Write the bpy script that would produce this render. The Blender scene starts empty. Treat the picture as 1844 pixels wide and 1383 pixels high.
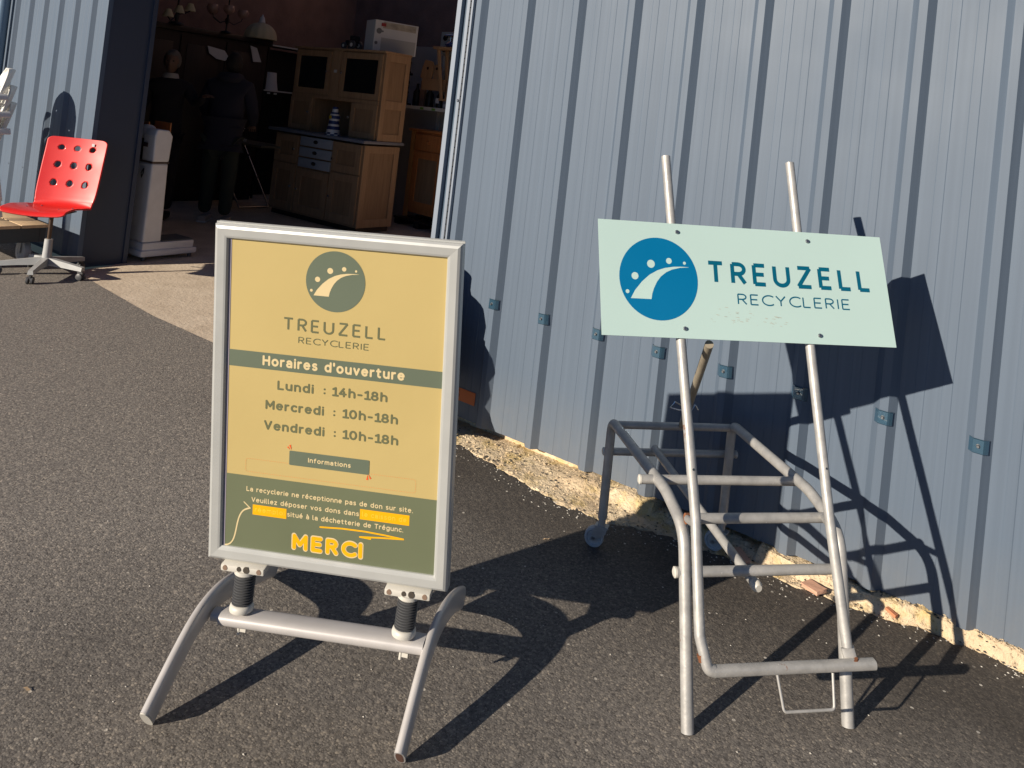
import bpy, bmesh, math, random
from mathutils import Vector, Matrix, Euler
from math import sin, cos, pi, radians
random.seed(11)
S = bpy.context.scene
COL = S.collection

# ---------------------------------------------------------------- camera
# world frame: x runs along the clad wall (to the right), y goes into the building, z up, wall face at y = 0
AL = 0.6183; ROLL = 0.111; PITCH = 0.0252; CAMD = 2.96
fw = Vector((-sin(AL) * cos(PITCH), cos(AL) * cos(PITCH), sin(PITCH)))
r0 = Vector((cos(AL), sin(AL), 0))
u0 = r0.cross(fw)
rt = r0 * cos(ROLL) + u0 * sin(ROLL)
up = u0 * cos(ROLL) - r0 * sin(ROLL)
cd = bpy.data.cameras.new('camera'); cam = bpy.data.objects.new('camera', cd); COL.objects.link(cam)
M = Matrix(((rt.x, up.x, -fw.x, 0), (rt.y, up.y, -fw.y, -CAMD), (rt.z, up.z, -fw.z, 1.5), (0, 0, 0, 1)))
cam.matrix_world = M
cd.sensor_fit = 'HORIZONTAL'; cd.sensor_width = 36; cd.lens = 1396.3 * 36 / 1844
cd.shift_x = -(963 - 922) / 1844; cd.shift_y = -(691.5 - 182.3) / 1844
cd.clip_start = 0.05; cd.clip_end = 500
S.camera = cam

# ---------------------------------------------------------------- sky, sun, exposure
SUN_EL = radians(20.6)
LD = Vector((0.2692 * cos(SUN_EL), 0.9631 * cos(SUN_EL), -sin(SUN_EL))).normalized()   # direction the light travels
W = bpy.data.worlds.new('World'); S.world = W; W.use_nodes = True
nt = W.node_tree
for n_ in list(nt.nodes): nt.nodes.remove(n_)
sky = nt.nodes.new('ShaderNodeTexSky'); sky.sky_type = 'NISHITA'; sky.sun_disc = False
sky.sun_elevation = SUN_EL; sky.sun_rotation = math.atan2(-LD.x, -LD.y); sky.air_density = 0.6; sky.dust_density = 0.0; sky.ozone_density = 6.0
bg = nt.nodes.new('ShaderNodeBackground'); bg.inputs['Strength'].default_value = 0.050
wo = nt.nodes.new('ShaderNodeOutputWorld')
nt.links.new(sky.outputs[0], bg.inputs[0]); nt.links.new(bg.outputs[0], wo.inputs[0])
sd = bpy.data.lights.new('sun', 'SUN'); sd.energy = 5.0; sd.angle = radians(0.5); sd.color = (1.0, 0.885, 0.73)
sun = bpy.data.objects.new('sun', sd); COL.objects.link(sun)
sun.rotation_euler = LD.to_track_quat('-Z', 'Y').to_euler()
S.view_settings.view_transform = 'Standard'; S.view_settings.look = 'None'
S.view_settings.gamma = 1; S.view_settings.use_curve_mapping = False
S.view_settings.exposure = 0.45

# ---------------------------------------------------------------- helpers
def E3(v): return Vector(v)

class MB:
    def __init__(s): s.v = []; s.f = []; s.sm = []
    def add(s, vs, fs, smooth=False, mat=None):
        b = len(s.v)
        for p in vs:
            p = Vector(p)
            s.v.append(mat @ p if mat else p)
        for f in fs:
            s.f.append([i + b for i in f]); s.sm.append(smooth)
        return s
    def box(s, c, d, mat=None, bev=0.0):
        x, y, z = c; a, b, h = d[0] / 2, d[1] / 2, d[2] / 2
        if bev <= 0:
            vs = [(x + i * a, y + j * b, z + k * h) for k in (-1, 1) for j in (-1, 1) for i in (-1, 1)]
            return s.add(vs, [(0, 2, 3, 1), (4, 5, 7, 6), (0, 1, 5, 4), (2, 6, 7, 3), (0, 4, 6, 2), (1, 3, 7, 5)], False, mat)
        bm = bmesh.new(); bmesh.ops.create_cube(bm, size=1)
        for v in bm.verts: v.co = Vector((x + v.co.x * 2 * a, y + v.co.y * 2 * b, z + v.co.z * 2 * h))
        bmesh.ops.bevel(bm, geom=list(bm.edges), offset=bev, segments=2, affect='EDGES', profile=0.6)
        bm.verts.index_update()
        s.add([v.co.copy() for v in bm.verts], [[v.index for v in f.verts] for f in bm.faces], True, mat); bm.free()
        return s
    def span(s, a, b, mat=None, bev=0.0):
        return s.box([(a[i] + b[i]) / 2 for i in range(3)], [abs(b[i] - a[i]) for i in range(3)], mat, bev)
    def tube(s, path, r, seg=14, cap=True, mat=None, sq=None, upv=None):
        """round tube (r may be a list); sq=(w,h) gives an oval section with h along upv"""
        P = [Vector(p) for p in path]; n = len(P)
        T = []
        for i in range(n):
            t = (P[min(i + 1, n - 1)] - P[max(i - 1, 0)]).normalized(); T.append(t)
        if upv is not None: nr = Vector(upv)
        else: nr = Vector((0, 0, 1)) if abs(T[0].z) < 0.9 else Vector((1, 0, 0))
        vs = []; fs = []
        for i in range(n):
            if upv is not None: nr = Vector(upv)
            nr = (nr - T[i] * nr.dot(T[i])).normalized(); bi = T[i].cross(nr)
            rr = r[i] if isinstance(r, (list, tuple)) else r
            for k in range(seg):
                a = 2 * pi * k / seg
                if sq:
                    ca, sa = cos(a), sin(a); e = 0.72
                    ca = math.copysign(abs(ca) ** e, ca); sa = math.copysign(abs(sa) ** e, sa)
                    vs.append(P[i] + bi * ca * sq[0] / 2 + nr * sa * sq[1] / 2)
                else: vs.append(P[i] + (nr * cos(a) + bi * sin(a)) * rr)
        for i in range(n - 1):
            for k in range(seg):
                k2 = (k + 1) % seg
                fs.append((i * seg + k, (i + 1) * seg + k, (i + 1) * seg + k2, i * seg + k2))
        s.add(vs, fs, True, mat)
        if cap:
            b = len(vs)
            s.add(vs[:seg], [list(range(seg))], False, mat)
            s.add(vs[-seg:], [list(range(seg))[::-1]], False, mat)
        return s
    def lathe(s, prof, seg=24, c=(0, 0, 0), mat=None, closed=False):
        vs = []; fs = []
        for (r, z) in prof:
            for k in range(seg):
                a = 2 * pi * k / seg; vs.append((c[0] + r * cos(a), c[1] + r * sin(a), c[2] + z))
        for i in range(len(prof) - 1):
            for k in range(seg):
                k2 = (k + 1) % seg
                fs.append((i * seg + k, i * seg + k2, (i + 1) * seg + k2, (i + 1) * seg + k))
        return s.add(vs, fs, True, mat)
    def prism(s, poly, y0, y1, mat=None, plane='xz'):
        """extrude a 2D outline (x,z) along y"""
        n = len(poly)
        f = (lambda p, d: (p[0], d, p[1])) if plane == 'xz' else (lambda p, d: (p[0], p[1], d))
        vs = [f(p, y0) for p in poly] + [f(p, y1) for p in poly]
        fs = [list(range(n)), list(range(2 * n - 1, n - 1, -1))]
        for i in range(n):
            j = (i + 1) % n; fs.append((i, i + n, j + n, j))
        return s.add(vs, fs, False, mat)
    def build(s, name, m, parent=None, mat=None, bevel=0.0):
        me = bpy.data.meshes.new(name)
        me.from_pydata([tuple(v) for v in s.v], [], s.f); me.update()
        bm = bmesh.new(); bm.from_mesh(me); bmesh.ops.recalc_face_normals(bm, faces=bm.faces); bm.to_mesh(me); bm.free()
        if any(s.sm): me.set_sharp_from_angle(angle=radians(42))
        me.polygons.foreach_set('use_smooth', s.sm); me.update()
        if m: me.materials.append(m)
        o = bpy.data.objects.new(name, me); COL.objects.link(o)
        if parent: o.parent = parent
        if mat: o.matrix_local = mat
        if bevel:
            b = o.modifiers.new('bevel', 'BEVEL'); b.width = bevel; b.segments = 2; b.limit_method = 'ANGLE'; b.angle_limit = radians(50)
        return o

def thing(name, label, cat, loc=(0, 0, 0), rz=0, group=None, mat=None):
    o = bpy.data.objects.new(name, None); COL.objects.link(o); o.empty_display_size = 0.1
    if mat: o.matrix_world = mat
    else: o.location = loc; o.rotation_euler = (0, 0, rz)
    o['label'] = label; o['category'] = cat
    if group: o['group'] = group
    return o
def tag(o, label, cat, group=None, kind=None):
    o['label'] = label; o['category'] = cat
    if group: o['group'] = group
    if kind: o['kind'] = kind
    return o
def struct(o): o['kind'] = 'structure'; return o
def share(o, name=None, parent=None, mat=None):
    c = o.copy(); COL.objects.link(c)
    if parent is not None: c.parent = parent
    if mat is not None: c.matrix_local = mat
    return c

def fillet(pts, rad, n=6):
    """round the inner corners of a 3-D polyline"""
    P = [Vector(p) for p in pts]; out = [P[0]]
    for i in range(1, len(P) - 1):
        r = rad[i - 1] if isinstance(rad, (list, tuple)) else rad
        a = (P[i - 1] - P[i]); b = (P[i + 1] - P[i])
        la, lb = a.length, b.length; a.normalize(); b.normalize()
        ang = a.angle(b); t = min(r / math.tan(ang / 2), la * 0.49, lb * 0.49)
        p0 = P[i] + a * t; p1 = P[i] + b * t
        for k in range(n + 1):
            u = k / n
            out.append(p0 * (1 - u) ** 2 + P[i] * 2 * u * (1 - u) + p1 * u * u)
    out.append(P[-1]); return out

# ---------------------------------------------------------------- materials
def mat(name, col, rough=0.5, metal=0.0, spec=0.5, noise=None, bump=None, coat=0.0, extra=None):
    """noise=(scale, amount 0..1, detail) varies the colour; bump=(scale, strength, distance)"""
    m = bpy.data.materials.new(name); m.use_nodes = True
    t = m.node_tree; b = t.nodes['Principled BSDF']
    b.inputs['Base Color'].default_value = (*col, 1); b.inputs['Roughness'].default_value = rough
    b.inputs['Metallic'].default_value = metal; b.inputs['Specular IOR Level'].default_value = spec
    b.inputs['Coat Weight'].default_value = coat
    tc = t.nodes.new('ShaderNodeTexCoord')
    if noise:
        nz = t.nodes.new('ShaderNodeTexNoise'); nz.inputs['Scale'].default_value = noise[0]; nz.inputs['Detail'].default_value = noise[2] if len(noise) > 2 else 4
        t.links.new(tc.outputs['Object'], nz.inputs['Vector'])
        mr = t.nodes.new('ShaderNodeMapRange'); mr.inputs[1].default_value = 0.25; mr.inputs[2].default_value = 0.75
        mr.inputs[3].default_value = 1 - noise[1]; mr.inputs[4].default_value = 1 + noise[1]
        t.links.new(nz.outputs[0], mr.inputs[0])
        mx = t.nodes.new('ShaderNodeVectorMath'); mx.operation = 'SCALE'; mx.inputs[0].default_value = col
        t.links.new(mr.outputs[0], mx.inputs['Scale']); t.links.new(mx.outputs[0], b.inputs['Base Color'])
        mr2 = t.nodes.new('ShaderNodeMapRange'); mr2.inputs[3].default_value = max(rough - 0.1, 0); mr2.inputs[4].default_value = min(rough + 0.12, 1)
        t.links.new(nz.outputs[0], mr2.inputs[0]); t.links.new(mr2.outputs[0], b.inputs['Roughness'])
    if bump:
        n2 = t.nodes.new('ShaderNodeTexNoise'); n2.inputs['Scale'].default_value = bump[0]; n2.inputs['Detail'].default_value = 5
        t.links.new(tc.outputs['Object'], n2.inputs['Vector'])
        bp = t.nodes.new('ShaderNodeBump'); bp.inputs['Strength'].default_value = bump[1]; bp.inputs['Distance'].default_value = bump[2]
        t.links.new(n2.outputs[0], bp.inputs['Height']); t.links.new(bp.outputs[0], b.inputs['Normal'])
    return m
def N(t, typ, **kw):
    n = t.nodes.new(typ)
    for k, v in kw.items(): setattr(n, k, v)
    return n
def mixc(t, fac, a, b):
    m = N(t, 'ShaderNodeMix', data_type='RGBA')
    for sock, v in ((m.inputs['Factor'], fac), (m.inputs['A'], a), (m.inputs['B'], b)):
        pass
    ins = [m.inputs[0], m.inputs[6], m.inputs[7]]
    for sock, v in zip(ins, (fac, a, b)):
        if hasattr(v, 'links'): t.links.new(v, sock)
        elif isinstance(v, (tuple, list)): sock.default_value = (*v, 1)
        else: sock.default_value = v
    return m.outputs[2]
def ramp(t, src, stops, interp='LINEAR'):
    r = N(t, 'ShaderNodeValToRGB'); r.color_ramp.interpolation = interp
    e = r.color_ramp.elements
    while len(e) < len(stops): e.new(0.5)
    for i, (p, c) in enumerate(stops):
        e[i].position = p; e[i].color = (*c, 1) if isinstance(c, (tuple, list)) else (c, c, c, 1)
    t.links.new(src, r.inputs[0]); return r.outputs[0]
def noise(t, vec, scale, detail=4, rough=0.5, kind='ShaderNodeTexNoise'):
    n = N(t, kind); n.inputs['Scale'].default_value = scale; n.inputs['Detail'].default_value = detail; n.inputs['Roughness'].default_value = rough
    t.links.new(vec, n.inputs['Vector']); return n.outputs[0]

def addn(t, a, b, off, k=0.6):
    m1 = N(t, 'ShaderNodeMath', operation='MULTIPLY_ADD'); t.links.new(b, m1.inputs[0]); m1.inputs[1].default_value = k; m1.inputs[2].default_value = off - k / 2
    m2 = N(t, 'ShaderNodeMath', operation='ADD'); t.links.new(a, m2.inputs[0]); t.links.new(m1.outputs[0], m2.inputs[1]); return m2.outputs[0]
def asphalt_mat():
    m = bpy.data.materials.new('asphalt'); m.use_nodes = True; t = m.node_tree; b = t.nodes['Principled BSDF']
    o = N(t, 'ShaderNodeTexCoord').outputs['Object']
    v1 = N(t, 'ShaderNodeTexVoronoi'); v1.inputs['Scale'].default_value = 150; t.links.new(o, v1.inputs['Vector'])
    v2 = N(t, 'ShaderNodeTexVoronoi'); v2.inputs['Scale'].default_value = 62; t.links.new(o, v2.inputs['Vector'])
    big = noise(t, o, 0.8, 3); mid = noise(t, o, 6, 4); fine = noise(t, o, 260, 2)
    base = ramp(t, mid, [(0.3, (0.149, 0.135, 0.121)), (0.7, (0.18, 0.164, 0.149))])
    base2 = mixc(t, ramp(t, big, [(0.4, 0.0), (0.62, 1.0)]), base, (0.203, 0.184, 0.166))
    sx0 = N(t, 'ShaderNodeSeparateXYZ'); t.links.new(o, sx0.inputs[0])
    base2 = mixc(t, ramp(t, addn(t, sx0.outputs[0], noise(t, o, 1.3, 3), 2.6, 1.2), [(0.0, 1.0), (1.0, 0.0)]), base2, (0.27, 0.246, 0.223))
    sx = N(t, 'ShaderNodeSeparateXYZ'); t.links.new(o, sx.inputs[0])
    fresh = N(t, 'ShaderNodeMath', operation='MULTIPLY'); t.links.new(ramp(t, addn(t, sx.outputs[1], noise(t, o, 2.2, 4), 0.9), [(0.0, 0.0), (0.55, 1.0)]), fresh.inputs[0]); t.links.new(ramp(t, addn(t, sx.outputs[0], noise(t, o, 2.2, 4), 3.6, 0.5), [(0.0, 0.0), (0.8, 1.0)]), fresh.inputs[1])
    base2 = mixc(t, fresh.outputs[0], base2, (0.085, 0.074, 0.064))
    # single aggregate stones: darker and paler ones
    cs = N(t, 'ShaderNodeSeparateColor'); t.links.new(v1.outputs['Color'], cs.inputs[0])
    st = ramp(t, cs.outputs[0], [(0.0, (0.62, 0.62, 0.63)), (0.45, (0.9, 0.9, 0.9)), (0.85, (1.12, 1.11, 1.08)), (1.0, (1.55, 1.5, 1.4))])
    mm = N(t, 'ShaderNodeMix', data_type='RGBA', blend_type='MULTIPLY'); mm.inputs[0].default_value = 1
    t.links.new(base2, mm.inputs[6]); t.links.new(st, mm.inputs[7])
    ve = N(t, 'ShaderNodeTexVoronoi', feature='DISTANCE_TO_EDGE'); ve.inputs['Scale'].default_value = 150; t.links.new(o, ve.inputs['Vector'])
    binder_shade = N(t, 'ShaderNodeMath', operation='MULTIPLY'); t.links.new(ramp(t, ve.outputs['Distance'], [(0.02, 0.85), (0.12, 0.0)]), binder_shade.inputs[0]); t.links.new(ramp(t, noise(t, o, 70, 2), [(0.42, 0.15), (0.62, 1.0)]), binder_shade.inputs[1])  # dark bitumen between stones, with pit shade put into its colour
    agg = mixc(t, binder_shade.outputs[0], mm.outputs[2], (0.035, 0.03, 0.027))
    cs2 = N(t, 'ShaderNodeSeparateColor'); t.links.new(v2.outputs['Color'], cs2.inputs[0])
    sp = ramp(t, cs2.outputs[1], [(0.985, 0.0), (0.99, 1.0)], 'LINEAR')
    dd = ramp(t, v2.outputs['Distance'], [(0.25, 1.0), (0.32, 0.0)])
    mu = N(t, 'ShaderNodeMath', operation='MULTIPLY'); t.links.new(sp, mu.inputs[0]); t.links.new(dd, mu.inputs[1])
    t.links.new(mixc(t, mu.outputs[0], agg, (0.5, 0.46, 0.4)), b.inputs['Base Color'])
    b.inputs['Roughness'].default_value = 0.78; b.inputs['Specular IOR Level'].default_value = 0.35
    # relief
    h1 = ramp(t, v1.outputs['Distance'], [(0.0, 1.0), (0.75, 0.0)])
    a1 = N(t, 'ShaderNodeMath', operation='MULTIPLY'); t.links.new(h1, a1.inputs[0]); t.links.new(cs.outputs[1], a1.inputs[1])
    a2 = N(t, 'ShaderNodeMath', operation='MULTIPLY_ADD'); t.links.new(fine, a2.inputs[0]); a2.inputs[1].default_value = 0.5; t.links.new(a1.outputs[0], a2.inputs[2])
    a3 = N(t, 'ShaderNodeMath', operation='MULTIPLY_ADD'); t.links.new(noise(t, o, 30, 3), a3.inputs[0]); a3.inputs[1].default_value = 0.8; t.links.new(a2.outputs[0], a3.inputs[2])
    bp = N(t, 'ShaderNodeBump'); bp.inputs['Strength'].default_value = 0.33; bp.inputs['Distance'].default_value = 0.005
    t.links.new(a3.outputs[0], bp.inputs['Height']); t.links.new(bp.outputs[0], b.inputs['Normal'])
    return m
def clad_mat():
    m = bpy.data.materials.new('grey_blue_steel_coating'); m.use_nodes = True; t = m.node_tree; b = t.nodes['Principled BSDF']
    o = N(t, 'ShaderNodeTexCoord').outputs['Object']
    mp = N(t, 'ShaderNodeMapping'); mp.inputs['Scale'].default_value = (60, 60, 0.4); t.links.new(o, mp.inputs[0])
    streak = noise(t, mp.outputs[0], 1.0, 3)
    mp2 = N(t, 'ShaderNodeMapping'); mp2.inputs['Scale'].default_value = (1, 1, 1); t.links.new(o, mp2.inputs[0])
    cloud = noise(t, mp2.outputs[0], 2.2, 3)
    col = mixc(t, ramp(t, streak, [(0.3, 0.0), (0.7, 1.0)]), (0.090, 0.120, 0.165), (0.101, 0.134, 0.183))
    # dusty splash zone near the ground and a few chalk marks
    sx = N(t, 'ShaderNodeSeparateXYZ'); t.links.new(o, sx.inputs[0])
    dirt = ramp(t, sx.outputs[2], [(0.03, 0.5), (0.35, 0.0)])
    md = N(t, 'ShaderNodeMath', operation='MULTIPLY'); t.links.new(dirt, md.inputs[0]); t.links.new(noise(t, o, 14, 6, 0.7), md.inputs[1])
    col = mixc(t, md.outputs[0], col, (0.20, 0.19, 0.17))
    sc_ = noise(t, o, 45, 8, 0.75); scr = ramp(t, sc_, [(0.715, 0.0), (0.735, 0.8)])
    col = mixc(t, scr, col, (0.5, 0.52, 0.55))
    t.links.new(col, b.inputs['Base Color'])
    b.inputs['Roughness'].default_value = 0.46; b.inputs['Specular IOR Level'].default_value = 0.32
    mr = ramp(t, cloud, [(0.3, 0.46), (0.7, 0.60)]); t.links.new(mr, b.inputs['Roughness'])
    bp = N(t, 'ShaderNodeBump'); bp.inputs['Strength'].default_value = 0.12; bp.inputs['Distance'].default_value = 0.02
    mp3 = N(t, 'ShaderNodeMapping'); mp3.inputs['Scale'].default_value = (3.0, 3.0, 0.8); t.links.new(o, mp3.inputs[0])
    t.links.new(noise(t, mp3.outputs[0], 1.5, 2), bp.inputs['Height']); t.links.new(bp.outputs[0], b.inputs['Normal'])
    return m
def concrete_mat(name, a, c, bscale=60, bst=0.5, dist=0.01, moss=False):
    m = bpy.data.materials.new(name); m.use_nodes = True; t = m.node_tree; b = t.nodes['Principled BSDF']
    o = N(t, 'ShaderNodeTexCoord').outputs['Object']
    col = mixc(t, ramp(t, noise(t, o, 5, 6, 0.6), [(0.35, 0.0), (0.65, 1.0)]), a, c)
    pit = ramp(t, noise(t, o, 55, 5, 0.7), [(0.34, 1.0), (0.42, 0.0)])
    col = mixc(t, pit, col, tuple(x * 0.45 for x in a))
    if moss:
        col = mixc(t, ramp(t, noise(t, o, 9, 5, 0.6), [(0.50, 0.0), (0.66, 0.6)]), col, (0.62, 0.45, 0.14))
    t.links.new(col, b.inputs['Base Color']); b.inputs['Roughness'].default_value = 0.9
    bp = N(t, 'ShaderNodeBump'); bp.inputs['Strength'].default_value = bst; bp.inputs['Distance'].default_value = dist
    t.links.new(noise(t, o, bscale, 6, 0.65), bp.inputs['Height']); t.links.new(bp.outputs[0], b.inputs['Normal'])
    return m
def wood_mat(name, a, c, sc=(1, 1, 14), rough=0.5):
    m = bpy.data.materials.new(name); m.use_nodes = True; t = m.node_tree; b = t.nodes['Principled BSDF']
    o = N(t, 'ShaderNodeTexCoord').outputs['Object']
    mp = N(t, 'ShaderNodeMapping'); mp.inputs['Scale'].default_value = (sc[2], sc[2], sc[0]); t.links.new(o, mp.inputs[0])
    w = noise(t, mp.outputs[0], 3, 6, 0.6)
    t.links.new(mixc(t, ramp(t, w, [(0.3, 0.0), (0.7, 1.0)]), a, c), b.inputs['Base Color'])
    b.inputs['Roughness'].default_value = rough
    bp = N(t, 'ShaderNodeBump'); bp.inputs['Strength'].default_value = 0.15; bp.inputs['Distance'].default_value = 0.003
    t.links.new(w, bp.inputs['Height']); t.links.new(bp.outputs[0], b.inputs['Normal'])
    return m
def galv_mat():
    m = bpy.data.materials.new('galvanised_tube'); m.use_nodes = True; t = m.node_tree; b = t.nodes['Principled BSDF']
    o = N(t, 'ShaderNodeTexCoord').outputs['Object']
    col = mixc(t, ramp(t, noise(t, o, 22, 6, 0.65), [(0.3, 0.0), (0.7, 1.0)]), (0.33, 0.325, 0.315), (0.48, 0.47, 0.45))
    col = mixc(t, ramp(t, noise(t, o, 75, 4, 0.7), [(0.66, 0.0), (0.72, 0.7)]), col, (0.72, 0.70, 0.66))
    col = mixc(t, ramp(t, noise(t, o, 17, 7, 0.7), [(0.655, 0.0), (0.70, 0.85)]), col, (0.24, 0.085, 0.03))
    t.links.new(col, b.inputs['Base Color']); b.inputs['Metallic'].default_value = 0.35
    t.links.new(ramp(t, noise(t, o, 30, 4), [(0.3, 0.38), (0.7, 0.6)]), b.inputs['Roughness'])
    bp = N(t, 'ShaderNodeBump'); bp.inputs['Strength'].default_value = 0.2; bp.inputs['Distance'].default_value = 0.002
    t.links.new(noise(t, o, 90, 4), bp.inputs['Height']); t.links.new(bp.outputs[0], b.inputs['Normal'])
    return m
def print_mat(name, col, rough=0.5, coat=0.0):
    return mat(name, col, rough, 0, 0.4, noise=(3, 0.035, 3), coat=coat, bump=(4.5, 0.10, 0.02))
def glass_mat(name, tint=(0.9, 0.95, 1.0), rough=0.03, alpha=0.25):
    m = bpy.data.materials.new(name); m.use_nodes = True; t = m.node_tree; b = t.nodes['Principled BSDF']
    b.inputs['Base Color'].default_value = (*tint, 1); b.inputs['Roughness'].default_value = rough
    b.inputs['Alpha'].default_value = alpha; b.inputs['Specular IOR Level'].default_value = 0.6
    return m

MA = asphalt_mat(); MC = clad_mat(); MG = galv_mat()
M_kerb = concrete_mat('rough_mortar', (0.60, 0.46, 0.30), (0.82, 0.67, 0.46), 45, 0.9, 0.02, moss=True)
M_apron = concrete_mat('worn_concrete', (0.58, 0.475, 0.36), (0.70, 0.585, 0.455), 30, 0.6, 0.008)
M_ifloor = concrete_mat('indoor_concrete', (0.30, 0.27, 0.24), (0.40, 0.36, 0.32), 20, 0.2, 0.004)
M_brown = mat('brown_plaster', (0.27, 0.165, 0.125), 0.9, noise=(4, 0.25, 6), bump=(30, 0.4, 0.01))
M_ceiling = mat('grey_ceiling', (0.35, 0.35, 0.35), 0.9)
M_jamb = mat('dark_blue_flashing', (0.034, 0.052, 0.092), 0.55, noise=(2, 0.06), bump=(2, 0.05, 0.01))
M_trim = mat('light_trim', (0.20, 0.235, 0.29), 0.42, spec=0.7, noise=(3, 0.05))
M_groove = mat('trim_groove', (0.05, 0.085, 0.13), 0.5)
M_black = mat('black_rubber', (0.065, 0.067, 0.072), 0.45)
M_red = mat('red_lacquered_plywood', (0.66, 0.016, 0.012), 0.42, spec=0.6, noise=(6, 0.04), coat=0.4)
M_redside = mat('red_edge', (0.62, 0.02, 0.015), 0.5)
M_grey = mat('grey_paint', (0.40, 0.41, 0.41), 0.42, noise=(14, 0.08))
M_white = mat('white_enamel', (0.72, 0.72, 0.73), 0.35, noise=(9, 0.06), coat=0.2)
M_whiteplastic = mat('cream_plastic', (0.54, 0.52, 0.47), 0.42, noise=(5, 0.06))
M_frame = mat('silver_anodised', (0.46, 0.47, 0.46), 0.38, metal=0.25, noise=(12, 0.035))
M_legs = mat('silver_lacquer', (0.49, 0.47, 0.46), 0.4, metal=0.2, noise=(16, 0.05), coat=0.15)
M_sign = mat('pale_mint_panel', (0.45, 0.60, 0.57), 0.35, noise=(2, 0.03), coat=0.2)
M_teal = print_mat('sign_blue', (0.0, 0.145, 0.32), 0.38, 0.2)
M_tealtext = print_mat('sign_dark_teal', (0.0, 0.10, 0.17), 0.4)
M_mint = print_mat('sign_pale_print', (0.46, 0.61, 0.575), 0.36)
M_scuff = mat('scuff', (0.42, 0.45, 0.40), 0.8)
M_poster = print_mat('poster_cream', (0.47, 0.365, 0.150), 0.5, 0.1)
M_pgreen = print_mat('poster_green', (0.112, 0.138, 0.098), 0.5, 0.1)
M_pgreen2 = print_mat('poster_lower_green', (0.128, 0.146, 0.086), 0.5, 0.1)
M_ptext = print_mat('poster_dark_print', (0.125, 0.130, 0.068), 0.5)
M_pcream = print_mat('poster_pale_print', (0.62, 0.50, 0.28), 0.5)
M_pyellow = print_mat('poster_yellow', (0.80, 0.40, 0.0), 0.5)
M_pyellow2 = print_mat('poster_yellow_faint', (0.86, 0.50, 0.03), 0.5)
M_porange = print_mat('poster_orange', (0.75, 0.10, 0.02), 0.5)
M_pdash = print_mat('poster_dash', (0.66, 0.27, 0.09), 0.5)
M_frameshade = mat('frame_shade_tint', (0.30, 0.27, 0.32), 0.3)  # purple grey of the frame's painted shadow
M_darkwood = wood_mat('dark_wood', (0.018, 0.013, 0.012), (0.03, 0.02, 0.018), rough=0.4)
M_oak = wood_mat('oak', (0.33, 0.205, 0.115), (0.45, 0.29, 0.165), rough=0.45)
M_oakdk = wood_mat('oak_panel', (0.26, 0.16, 0.088), (0.37, 0.235, 0.13), rough=0.5)
M_pine = wood_mat('orange_pine', (0.46, 0.16, 0.05), (0.60, 0.24, 0.08), rough=0.4)
M_plank = wood_mat('pale_plank', (0.58, 0.40, 0.23), (0.70, 0.51, 0.31), rough=0.6)
M_tanwood = wood_mat('tan_wood', (0.42, 0.24, 0.12), (0.52, 0.31, 0.16))
M_counter = mat('blue_grey_counter', (0.20, 0.22, 0.27), 0.4, noise=(5, 0.1))
M_drawer = mat('blue_grey_drawer', (0.36, 0.40, 0.45), 0.5, noise=(5, 0.06))
M_glassdk = mat('dark_cabinet_glass', (0.012, 0.013, 0.014), 0.12, spec=0.6)
M_knob = mat('metal_knob', (0.6, 0.58, 0.55), 0.25, metal=0.8)
M_chrome = mat('chrome', (0.6, 0.6, 0.6), 0.2, metal=1.0)
M_iron = mat('black_iron', (0.012, 0.011, 0.011), 0.45)
M_clip = mat('blue_film_saddle', (0.050, 0.115, 0.18), 0.2, metal=0.45, coat=0.8)
M_screw = mat('screw_steel', (0.35, 0.36, 0.38), 0.3, metal=0.9)
M_screwdk = mat('dark_washer', (0.03, 0.04, 0.05), 0.5)
M_orange = mat('orange_tape', (0.48, 0.13, 0.04), 0.6)
M_orangeink = mat('tape_ink', (0.22, 0.06, 0.03), 0.7)
M_brick = mat('orange_brick', (0.50, 0.20, 0.10), 0.9, noise=(20, 0.2), bump=(60, 0.5, 0.005))
M_pinkbrick = mat('pink_tile', (0.56, 0.32, 0.22), 0.9, noise=(20, 0.12), bump=(60, 0.4, 0.004))
M_holebr = mat('shadowy_brown', (0.055, 0.045, 0.035), 0.7)
M_screwb = mat('brown_screw', (0.22, 0.15, 0.11), 0.5)
M_pebble = mat('pale_pebble', (0.52, 0.49, 0.44), 0.85, noise=(400, 0.5))
M_pebdark = mat('dark_pebble', (0.05, 0.045, 0.04), 0.9, noise=(300, 0.3))
M_shade = mat('cream_lampshade', (0.52, 0.46, 0.30), 0.8, bump=(40, 0.1, 0.002))
M_pinkglass = mat('pinkish_glass_shade', (0.32, 0.2, 0.17), 0.2, coat=0.4)
M_whitebd = mat('white_card', (0.62, 0.62, 0.62), 0.7, noise=(3, 0.05))
M_panel = mat('grey_white_panel', (0.42, 0.42, 0.40), 0.7, noise=(2, 0.06))
M_shelf = mat('white_shelf_metal', (0.60, 0.59, 0.56), 0.45)
M_green = mat('green_price_label', (0.15, 0.35, 0.05), 0.6)
M_blue = mat('dark_blue', (0.02, 0.035, 0.14), 0.4)
M_skin = mat('skin', (0.15, 0.09, 0.065), 0.6, noise=(20, 0.08))
M_hairg = mat('grey_hair', (0.13, 0.12, 0.11), 0.8, bump=(90, 0.6, 0.01))
M_haird = mat('dark_hair', (0.012, 0.010, 0.010), 0.8, bump=(90, 0.6, 0.01))
M_cloth1 = mat('black_jumper', (0.016, 0.015, 0.02), 0.95, bump=(60, 0.3, 0.004))
M_cloth2 = mat('navy_hooded_coat', (0.014, 0.015, 0.028), 0.9, bump=(40, 0.3, 0.006))
M_trous = mat('dark_green_trousers', (0.024, 0.032, 0.026), 0.95, bump=(30, 0.4, 0.01))
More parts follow.
